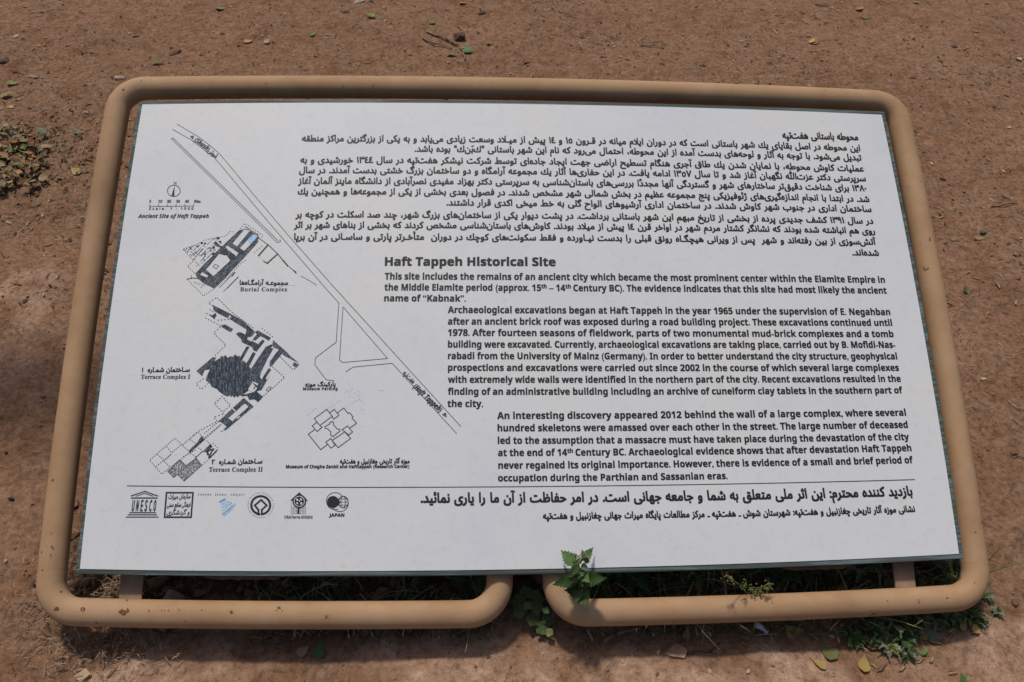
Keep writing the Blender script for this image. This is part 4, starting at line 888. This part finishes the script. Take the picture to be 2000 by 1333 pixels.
# ---- uncountable litter: slivers of straw, crumbs
def mask_back(x, y): return .25 + .75 * sstep(.45, .62, .6 * vn(x, y, 3.1, 21) + .4 * vn(x, y, 9, 22))
def slivers(name, N, xr, yr, lr, wr, cols, label, cat, dens=None, zr=(.0005, .003), tilt=.12):
    x = rng.uniform(*xr, N); y = rng.uniform(*yr, N); k_ = np.ones(N, bool)
    if dens is not None: k_ = rng.random(N) < dens(x, y)
    x, y = x[k_], y[k_]; n = len(x); L = rng.uniform(*lr, n) * rng.uniform(.4, 1, n); W = rng.uniform(*wr, n); a = rng.uniform(0, 2 * np.pi, n)
    dx, dy = np.cos(a) * L / 2, np.sin(a) * L / 2; z = hgt(x, y) + rng.uniform(*zr, n); tz = rng.uniform(-tilt, tilt, n) * L
    bx = rng.uniform(-.12, .12, n) * L
    nx_, ny_ = -np.sin(a), np.cos(a)
    V = np.zeros((n, 6, 3))
    for i, (s_, bb) in enumerate(((-1, 0), (0, 1), (1, 0))):
        cx_, cy_, cz_ = x + dx * s_ + nx_ * bx * bb, y + dy * s_ + ny_ * bx * bb, z + tz * s_ + (.0008 if bb else 0)
        ww = W / 2 * (1 if bb else .6)
        V[:, i * 2] = np.stack([cx_ + nx_ * ww, cy_ + ny_ * ww, cz_], 1); V[:, i * 2 + 1] = np.stack([cx_ - nx_ * ww, cy_ - ny_ * ww, cz_ + W * .3], 1)
    b = np.arange(n)[:, None] * 6; F = np.concatenate([b + np.array([[0, 1, 3, 2]]), b + np.array([[2, 3, 5, 4]])], 1).reshape(-1, 4)
    mi = np.repeat(rng.integers(0, len(cols), n), 2)
    me = bpy.data.meshes.new(name); me.from_pydata(V.reshape(-1, 3).tolist(), [], F.tolist())
    for c_ in cols: me.materials.append(c_)
    me.polygons.foreach_set('material_index', mi.astype(np.int32)); me.update()
    o = bpy.data.objects.new(name, me); C.objects.link(o); return tag(o, label, cat, kind='stuff')
MD1 = simple('dark fibre', (.085, .05, .032), .95, .3, 60); MD2 = simple('earth brown fibre', (.20, .12, .075), .95, .3, 60); MD3 = simple('pale fibre', (.36, .26, .17), .9, .2, 60); MD4 = simple('mid fibre', (.26, .175, .12), .9, .2, 60); MD5 = simple('soil brown fibre', (.15, .085, .052), .95, .3, 60)
slivers('fine_litter', 52000, (-2.3, 2.6), (.35, 3.1), (.004, .022), (.0006, .0018), [MD2, MD5, MD5, MD4, MD1, MD4, MD3, MD1], 'fine straw and root fibres scattered over the soil behind the sign', 'plant litter', mask_back)
slivers('flat_litter', 9000, (-2.3, 2.6), (.7, 3.1), (.006, .026), (.002, .007), [MD5, MD1, MD2, MD4, MD1, MD3], 'small flat flakes of bark and leaf over the soil behind the sign', 'plant litter', mask_back, tilt=.06)
slivers('fine_litter', 5000, (-1.15, 1.2), (-.14, .6), (.004, .016), (.0006, .0014), [MD1, MD2, MD2, MD3], 'fine fibres on the soil in front of and beside the sign', 'plant litter', lambda x, y: .5 * (1 - .8 * crust(x, y)))
def disk(cx, cy, rx, ry): return lambda x, y: np.exp(-(((x - cx) / rx) ** 2 + ((y - cy) / ry) ** 2)) 
c0 = gp((60, 300)); c1 = gp((70, 425)); c2 = gp((165, 1275)); c3 = gp((165, 1150))
slivers('straw_patch', 6500, (c0.x - .4, c0.x + .4), (c0.y - .4, c0.y + .35), (.006, .024), (.0006, .0016), [MD1, MD3, MD4, MD2, MD5], 'thin dry straw around the leaf heap at the left edge', 'straw', disk(c0.x + .03, c0.y, .26, .2), zr=(.001, .012))
slivers('straw_patch', 3500, (c1.x - .3, c1.x + .3), (c1.y - .2, c1.y + .2), (.006, .02), (.0005, .0013), [MD1, MD3, MD4, MD5], 'thin dry straw on the bare soil below the leaf heap', 'straw', disk(c1.x, c1.y, .17, .07), zr=(.001, .008))
slivers('straw_patch', 3200, (c2.x - .16, c2.x + .2), (c2.y - .12, c2.y + .14), (.006, .03), (.0005, .0016), [MD1, MD3, MD4, MD2], 'tangled dry straw at the lower left corner of the tube frame', 'straw', disk(c2.x + .02, c2.y + .02, .09, .06), zr=(.001, .018), tilt=.35)
slivers('straw_patch', 3600, (c3.x - .12, c3.x + .2), (c3.y - .12, c3.y + .12), (.006, .03), (.0005, .0016), [MD1, MD3, MD4, MD2], 'matted dry straw seen through the left end of the gap under the board', 'straw', disk(c3.x + .03, c3.y, .10, .07), zr=(.001, .02), tilt=.35)
slivers('leaf_fragments', 3600, (c0.x - .35, c0.x + .35), (c0.y - .35, c0.y + .3), (.007, .022), (.003, .008), [LM['tan'], LM['straw_'], LM['brown'], LM['brown'], LM['olive'], MD1], 'broken bits of dry leaves among the heap at the left edge', 'leaf bits', disk(c0.x - .02, c0.y - .02, .17, .15), zr=(.001, .014), tilt=.4)
# crumbs and clods of the soil bed
def crumbs(name, N, xr, yr, sr, mats, label, dens=None):
    x = rng.uniform(*xr, N); y = rng.uniform(*yr, N)
    if dens is not None: k_ = rng.random(N) < dens(x, y); x, y = x[k_], y[k_]
    Vb, Fb = rock_geo(3, 1, .85, .8, .3); Vb = np.array(Vb); Fb = np.array(Fb); n = len(x); s_ = rng.uniform(0, 1, n) ** 2.5 * (sr[1] - sr[0]) + sr[0]; a = rng.uniform(0, 6.28, n)
    R = np.stack([np.cos(a), -np.sin(a), np.sin(a), np.cos(a)], 1).reshape(n, 2, 2); V = np.zeros((n, len(Vb), 3)); sc = rng.uniform(.65, 1.2, (n, 1, 3))
    B = Vb[None] * sc; V[:, :, :2] = np.einsum('nij,nkj->nki', R, B[:, :, :2]) * s_[:, None, None]; V[:, :, 2] = B[:, :, 2] * s_[:, None]
    V[:, :, 0] += x[:, None]; V[:, :, 1] += y[:, None]; V[:, :, 2] += (hgt(x, y) + s_ * .15)[:, None]
    F = (Fb[None] + (np.arange(n) * len(Vb))[:, None, None]).reshape(-1, 3)
    mi = np.repeat(rng.integers(0, len(mats), n), len(Fb)).astype(np.int32)
    o = mesh_obj(name, V.reshape(-1, 3), F.tolist(), mats, mi=mi); return tag(o, label, 'soil crumbs', kind='stuff')
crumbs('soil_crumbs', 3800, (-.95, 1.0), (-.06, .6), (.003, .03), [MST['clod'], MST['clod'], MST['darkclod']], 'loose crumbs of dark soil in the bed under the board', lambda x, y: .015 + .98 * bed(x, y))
crumbs('soil_crumbs', 9000, (-2.3, 2.6), (-.15, 3.1), (.0015, .009), [MST['clod'], MST['clod'], MST['clod'], MST['pink'], MG], 'tiny crumbs and grit sprinkled over the red brown ground', lambda x, y: .6)

# ---- undergrowth under the board
def blades(name, pts, hr, wr, cols, label, cat, lean=.6, parent=None):
    V = []; F = []; M = []
    for (x, y) in pts:
        h = random.uniform(*hr); w_ = random.uniform(*wr); a = random.uniform(0, 6.28); l = random.uniform(.1, lean) * h; b = random.uniform(0, 6.28); z = gz(x, y) - .003; base = len(V)
        for i in range(5):
            t = i / 4; ww = w_ * (1 - t ** 1.6) * .5 + .0002; cx_ = x + math.cos(a) * l * t * t; cy_ = y + math.sin(a) * l * t * t; cz = z + h * (t - .25 * t * t * lean)
            V += [(cx_ + math.cos(b) * ww, cy_ + math.sin(b) * ww, cz), (cx_ - math.cos(b) * ww, cy_ - math.sin(b) * ww, cz)]
        mm = random.randrange(len(cols))
        for i in range(4): F.append((base + 2 * i, base + 2 * i + 1, base + 2 * i + 3, base + 2 * i + 2)); M.append(mm)
    return tag(mesh_obj(name, V, F, cols, parent, mi=M), label, cat, kind='stuff')
def region(N, x0, x1, y0, y1, f=None):
    out = []
    while len(out) < N:
        p = (random.uniform(x0, x1), random.uniform(y0, y1))
        if f and not f(*p): continue
        q = gp(p); out.append((q.x, q.y))
    return out
blades('grass', region(700, 480, 960, 1100, 1232), (.02, .075), (.0012, .004), [LM['dark'], LM['green'], LM['dark'], MST['straw'], LM['olive']], 'thin grass growing in the shade under the left part of the board', 'grass', 1.0)
blades('grass', region(1100, 1110, 1900, 1090, 1215), (.025, .10), (.0012, .0045), [LM['dark'], LM['green'], LM['dark'], MST['straw'], LM['olive']], 'thin grass growing in the shade under the right part of the board', 'grass', 1.0)
blades('grass', region(260, 500, 960, 1222, 1250), (.01, .035), (.001, .003), [LM['dark'], LM['green'], MST['straw']], 'short grass fringe just below the left tube', 'grass', 1.0)
blades('grass', region(380, 1250, 1900, 1200, 1245), (.01, .04), (.001, .003), [LM['dark'], LM['green'], MST['straw'], LM['olive']], 'short grass fringe just below the right tube', 'grass', 1.0)
blades('dry_stalks', region(60, 480, 1750, 1110, 1210), (.03, .11), (.0012, .0022), [MST['twig'], MST['straw']], 'dry bent stalks standing among the grass under the board', 'dry stalks', 1.6)

# ---- plants
def leaf_at(base, tip, W, mat, parent, name='leaf', serr=0, normal=None, curl=.15, fold=.3, lobes=1.0, point=1.3, bend=0, n=12):
    base, tip = Vector(base), Vector(tip); x = (tip - base); L = x.length; x.normalize()
    up = Vector(normal) if normal is not None else (Vector(CAM) - base).normalized()
    z = (up - x * up.dot(x)).normalized(); y = z.cross(x)
    V, F = leaf_geo(L, W, curl, fold, serr, lobes, n, point, bend, random.randrange(99))
    VV = [base + x * v[0] + y * v[1] + z * (v[2] - curl * L * .8 * .1225) for v in V]
    o = mesh_obj(name, VV, F, mat, smooth=True)
    return keep(o, parent)
def wpt(p, y): return Vector(at_y(p, y))
# big toothed weed reaching up over the lower edge of the board
c6 = lambda a, b: (900 + a / 4.4, 1030 + b / 4.4)
base = Vector((wpt(c6(1015, 560), -.02).x, -.015, 0)); base.z = gz(base.x, base.y) - .01
weed = empty('toothed_weed', base); tag(weed, 'dark green weed with toothed leaves rising over the lower edge of the board', 'weed')
n0 = wpt(c6(1015, 545), -.035); n1 = wpt(c6(1060, 430), -.028); n2 = wpt(c6(1000, 330), -.026); n3 = wpt(c6(1040, 262), -.018)
def kt(name, pts, r, mat, par, rad=None, sides=8): return keep(tube(name, [tuple(p) for p in pts], r, mat, None, sides=sides, rad=rad), par)
kt('stem', [base, (base + n0) / 2, n0, (n0 + n1) / 2, n1, (n1 + n2) / 2 + Vector((.002, 0, 0)), n2, n3], .003, MST['stem'], weed, rad=[.0036, .0034, .003, .003, .0026, .0022, .002, .0012])
S1 = dict(serr=7)
for b, t, yb, yt, W, m, kw in ((c6(985, 320), c6(862, 200), -.024, .012, .028, 'green', dict(serr=7)), (c6(1045, 290), c6(1137, 175), -.02, .018, .020, 'green', dict(serr=6)), (c6(1060, 450), c6(1265, 437), -.03, -.045, .029, 'green', dict(serr=8)),
        (c6(985, 450), c6(778, 497), -.03, -.05, .027, 'green', dict(serr=8)), (c6(1012, 535), c6(1095, 700), -.035, -.075, .040, 'dark', dict(serr=7)), (c6(1010, 530), c6(975, 668), -.034, -.07, .026, 'dark', dict(serr=6)),
        (c6(1000, 380), c6(905, 430), -.028, -.04, .02, 'dark', dict(serr=5)), (c6(1040, 400), c6(1110, 480), -.03, -.05, .022, 'bright', dict(serr=5)), (c6(1000, 330), c6(955, 415), -.028, -.04, .018, 'dark', dict(serr=5)),
        (c6(1010, 300), c6(965, 350), -.022, -.025, .016, 'bright', dict(serr=5)), (c6(1035, 330), c6(1100, 355), -.024, -.03, .014, 'green', dict(serr=5)), (c6(1040, 285), c6(985, 300), -.02, -.02, .012, 'green', dict(serr=4)), (c6(1060, 285), c6(1110, 300), -.02, -.02, .012, 'dark', dict(serr=4)),
        (c6(1010, 540), c6(880, 545), -.034, -.05, .024, 'dark', dict(serr=6)), (c6(1015, 545), c6(1120, 590), -.034, -.05, .026, 'dark', dict(serr=6)), (c6(1050, 470), c6(1120, 520), -.03, -.04, .02, 'dark', dict(serr=5)), (c6(1000, 440), c6(930, 470), -.03, -.045, .02, 'green', dict(serr=5)), (c6(1030, 360), c6(1010, 450), -.026, -.045, .02, 'green', dict(serr=5))):
    leaf_at(wpt(b, yb), wpt(t, yt), W * .86, LM[m], weed, curl=.12, fold=.28, point=1.25, **kw)
fl = kt('flower_stalk', [n3, wpt(c6(1042, 225), -.008)], .0009, MST['stem'], weed, sides=5)
V = []; F = []
Vb, Fb = rock_geo(1, 1, 1, 1, .2)
for (a, b) in ((1040, 200), (1048, 215), (1036, 222), (1055, 232), (1025, 240), (985, 235), (995, 245), (980, 270), (1000, 262), (1012, 250), (1050, 250), (1065, 240), (1075, 250), (1060, 265), (1090, 262), (1030, 258), (1045, 205), (990, 238), (1068, 225), (1042, 236)):
    c_ = wpt(c6(a, b), -.010); b0 = len(V); s_ = random.uniform(.0022, .004); V += [c_ + Vector(v) * s_ for v in Vb]; F += [tuple(b0 + i for i in f) for f in Fb]
keep(mesh_obj('flower_cluster', V, F, MST['flower'], smooth=True), fl) if False else keep(mesh_obj('flower_cluster', V, F, MST['flower'], smooth=True), weed)
for t in ((985, 240), (1068, 240), (1090, 262)): kt('flower_stalk', [n3, wpt(c6(*t), -.010)], .0007, MST['stem'], weed, sides=5)

# round leaved plant in the gap
def round_leaf(parent, c, r, mat, nrm=(0, -.5, 1)):
    z = Vector(nrm).normalized(); x = z.cross(Vector((random.uniform(-1, 1), random.uniform(-1, 1), 0))).normalized(); y = z.cross(x); N = 26; V = [c]; ph = random.uniform(0, 6)
    for k_ in (.5, 1.0):
        for i in range(N):
            a = 2 * math.pi * i / N; rr_ = r * k_ * (1 + (.10 * math.sin(5 * a + ph) + .035 * (i % 2)) * k_) * (1 - .55 * math.exp(-((a - math.pi) / .22) ** 2) * k_)
            V.append(c + x * rr_ * math.cos(a) + y * rr_ * math.sin(a) + z * (r * .14 * k_ * k_ + r * .05 * math.sin(5 * a + ph) * k_))
    F = [(0, 1 + i, 1 + (i + 1) % N) for i in range(N)] + [(1 + i, 1 + N + i, 1 + N + (i + 1) % N, 1 + (i + 1) % N) for i in range(N)]
    return keep(mesh_obj('leaf', V, F, LM[mat], smooth=True), parent)
mb = gp(c6(610, 650)); mal = empty('round_leaved_plant', mb); tag(mal, 'low plant with round lobed leaves in the gap between the tube ends', 'plant')
for a, b, r_, h_, m in ((690, 868, 52, .022, 'green'), (620, 785, 58, .03, 'dark'), (748, 788, 50, .03, 'dark'), (500, 640, 60, .05, 'dark'), (640, 610, 66, .07, 'dark'), (505, 725, 52, .04, 'dark'), (575, 680, 38, .065, 'green'), (730, 712, 30, .06, 'green'), (560, 560, 50, .06, 'dark'), (760, 905, 34, .02, 'olive'), (655, 690, 50, .055, 'dark'), (800, 640, 45, .04, 'dark'), (470, 590, 40, .04, 'dark')):  # mostly dark leaf colours, putting the shade of the gap into the leaves
    q = gp(c6(a, b), h_); rr_ = r_ / 4.4 / FPX * (Vector(CAM) - q).length
    lf = round_leaf(mal, q, rr_, m, (random.uniform(-.3, .3), random.uniform(-.6, -.1), 1))
    kt('leaf_stalk', [mb, (mb + q) / 2 + Vector((0, 0, .012)), q], .0012, MST['stem'], mal, sides=5)

# feathery weeds
def feather(px, R_, H_, label, mats, group=None, n=16, cat='weed', up=0):
    b = gp(px, 0); e = empty('feathery_weed', b); tag(e, label, cat, group)
    V = []; F = []; M = []
    for i in range(n):
        a = 2 * math.pi * i / n + random.uniform(-.3, .3); L = R_ * random.uniform(.6, 1.15); hh = H_ * random.uniform(.4, 1.1); mm = random.randrange(len(mats))
        prev = None
        for s_ in range(9):
            t = s_ / 8; c_ = Vector((b.x + math.cos(a) * L * t, b.y + math.sin(a) * L * t, b.z + up + hh * math.sin(t * 2.2) + .002))
            if prev is not None:
                d_ = (c_ - prev).normalized(); nn = Vector((-math.sin(a), math.cos(a), 0))
                b0 = len(V); V += [prev - nn * .0005, c_ - nn * .0005, c_ + nn * .0005, prev + nn * .0005]; F.append((b0, b0 + 1, b0 + 2, b0 + 3)); M.append(mm)
                for sg in (-1, 1):
                    for sub in range(3):
                        l2 = L * .30 * math.sin(min(1, t + .15) * 2.9) * random.uniform(.6, 1.2); dd = (nn * sg + d_ * random.uniform(.3, 1.1) + Vector((0, 0, random.uniform(-.3, .6)))).normalized()
                        o_ = prev.lerp(c_, sub / 3); b0 = len(V); w_ = .00035 + .0004 * random.random(); pw = dd.cross(Vector((0, 0, 1))).normalized() * w_
                        V += [o_ - pw, o_ + dd * l2 * .6 - pw * 1.6, o_ + dd * l2, o_ + dd * l2 * .6 + pw * 1.6, o_ + pw]; F.append((b0, b0 + 1, b0 + 2, b0 + 3, b0 + 4)); M.append(mm)
            prev = c_
    o = mesh_obj('foliage', V, F, mats, mi=M); keep(o, e)
    kt('stem', [b - Vector((0, 0, .004)), b + Vector((0, 0, H_ * .5 + up))], .0012, MST['stem'], e, sides=6); return e
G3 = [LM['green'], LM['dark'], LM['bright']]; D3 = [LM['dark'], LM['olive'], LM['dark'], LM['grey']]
for p, R_, H_, l, mm in (((1704, 1238), .028, .022, 'bright tipped feathery weed, leftmost of the clump below the right tube', [LM['bright'], LM['green']]), ((1759, 1250), .034, .02, 'feathery weed in the front middle of the clump, above the orange leaf', G3), ((1738, 1222), .034, .03, 'dark feathery weed at the back of the clump under the right tube', D3),
        ((1657, 1248), .018, .014, 'small feathery weed left of the long brown leaf', G3), ((1672, 1252), .018, .014, 'small bright feathery weed touching the long brown leaf', [LM['bright'], LM['green']]), ((1785, 1212), .035, .03, 'dark feathery weed right behind the clump, close to the tube', D3), ((1727, 1262), .028, .018, 'low feathery weed at the front of the clump', D3),
        ((1768, 1275), .022, .010, 'small dark feathery weed at the lowest front of the clump', D3), ((1922, 1168), .014, .012, 'dark feathery weed outside the lower right tube bend', D3), ((1945, 1198), .014, .008, 'thin feathery weed at the outer side of the right bend', D3), ((1895, 1205), .024, .014, 'dark feathery weed just under the lower right tube bend', D3),
        ((1852, 1212), .026, .016, 'dark feathery weed left of the lower right tube bend', D3), ((1912, 1214), .018, .008, 'low feathery weed below the two yellow leaves at right', D3), ((1820, 1210), .026, .02, 'dark feathery weed under the tube behind the grey green leaf', D3), ((1735, 1200), .026, .03, 'feathery weed peeping over the lower rim of the right tube', G3)):
    feather(p, R_, H_, l, mm)
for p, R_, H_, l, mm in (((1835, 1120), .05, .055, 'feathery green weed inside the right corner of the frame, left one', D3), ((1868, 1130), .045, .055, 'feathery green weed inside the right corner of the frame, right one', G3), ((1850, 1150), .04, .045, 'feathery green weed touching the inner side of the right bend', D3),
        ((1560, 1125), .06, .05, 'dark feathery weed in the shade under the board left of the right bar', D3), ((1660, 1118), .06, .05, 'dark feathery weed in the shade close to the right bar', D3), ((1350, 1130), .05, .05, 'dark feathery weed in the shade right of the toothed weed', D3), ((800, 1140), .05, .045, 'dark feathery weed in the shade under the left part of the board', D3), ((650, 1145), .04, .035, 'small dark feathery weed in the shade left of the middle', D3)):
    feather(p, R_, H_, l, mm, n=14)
# toothed dark leaves in the shade: small sibling weeds
def small_weed(px, label, n=6, R_=.05, mats=('dark', 'dark', 'green')):
    b = gp(px); e = empty('shade_weed', b); tag(e, label, 'weed'); t_ = b + Vector((0, 0, .05)); kt('stem', [b - Vector((0, 0, .004)), t_], .0016, MST['stem'], e, sides=6)
    for i in range(n):
        a = 2 * math.pi * i / n + random.uniform(-.3, .3); s_ = b.lerp(t_, random.uniform(.5, 1)); tip = s_ + Vector((math.cos(a) * R_, math.sin(a) * R_, random.uniform(-.02, .02)))
        leaf_at(s_, tip, R_ * .5, LM[random.choice(mats)], e, serr=5, normal=(0, 0, 1), curl=-.25, fold=.2)
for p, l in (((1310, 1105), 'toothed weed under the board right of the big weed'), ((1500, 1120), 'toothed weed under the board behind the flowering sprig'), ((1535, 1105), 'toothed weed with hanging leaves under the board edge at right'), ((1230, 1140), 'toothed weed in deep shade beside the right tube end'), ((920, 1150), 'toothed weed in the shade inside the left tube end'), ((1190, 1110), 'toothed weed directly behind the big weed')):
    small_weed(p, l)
# flowering sprig leaning over the right tube
c7 = lambda a, b: (1280 + a / 4.545, 1050 + b / 4.545)
sb_ = gp(c7(760, 400)); spr = empty('flowering_sprig', sb_); tag(spr, 'small flowering green sprig leaning on the right tube', 'weed')
tops = [(640, 360), (680, 380), (800, 410), (780, 440), (860, 470), (900, 490), (940, 470), (980, 440), (1020, 440), (930, 510), (880, 500), (1000, 460)]
hub = wpt(c7(820, 450), -.02); kt('stem', [sb_, (sb_ + hub) / 2, hub], .0012, MST['stem'], spr, sides=6)
for t in tops:
    e_ = wpt(c7(*t), -.035); kt('stalk', [hub, e_], .0005, MST['stem'], spr, sides=5); V = []; F = []
    for _ in range(9):
        c_ = e_ + Vector((random.gauss(0, .004), random.gauss(0, .004), random.gauss(0, .003))); b0 = len(V); s_ = random.uniform(.0018, .0035); V += [c_ + Vector(v) * s_ for v in Vb]; F += [tuple(b0 + i for i in f) for f in Fb]
    keep(mesh_obj('bud_cluster', V, F, LM['bright'] if t[0] in (800, 780) else LM['olive']), spr)

# ---- unseen tree added left of and behind the sign to shade the ground there
tr = empty('added_shade_tree', (-3.1, 1.15, 0)); tag(tr, 'small broad leaved tree added out of view to shade the ground left of the sign', 'tree')
MBK = simple('grey brown bark', (.13, .09, .065), .9, .3, 25)
kt('trunk', [(-3.1, 1.15, -.1), (-3.05, 1.2, 1.0), (-2.9, 1.2, 1.9), (-2.6, 1.15, 2.5)], .06, MBK, tr, rad=[.09, .07, .055, .03], sides=12)
kt('limb', [(-2.98, 1.2, 1.5), (-2.5, 1.15, 1.95), (-2.05, 1.1, 2.15)], .03, MBK, tr, rad=[.035, .025, .012])
tgt = gp((40, 760)); cc = tgt + sdir * (2.1 / sdir.z)
V = []; F = []
for _ in range(2300):
    u = Vector((random.gauss(0, 1), random.gauss(0, 1), random.gauss(0, 1))).normalized() * random.random() ** .4
    bl = random.choice(((cc, .32, .13, .16), (cc + Vector((-.45, .05, .05)), .4, .2, .25), (Vector((-2.75, 1.15, 2.45)), .6, .5, .4), (Vector((-3.2, 1.1, 2.3)), .6, .6, .45)))
    c_ = bl[0] + Vector((u.x * bl[1], u.y * bl[2], u.z * bl[3])); a = Vector((random.gauss(0, 1), random.gauss(0, 1), random.gauss(0, .6))).normalized(); b_ = a.cross(Vector((random.gauss(0, 1), random.gauss(0, 1), random.gauss(0, 1)))).normalized(); s_ = random.uniform(.02, .036)
    b0 = len(V); V += [c_ - a * s_, c_ + b_ * s_ * .45, c_ + a * s_, c_ - b_ * s_ * .45]; F.append((b0, b0 + 1, b0 + 2, b0 + 3))
keep(mesh_obj('crown', V, F, LM['green']), tr)
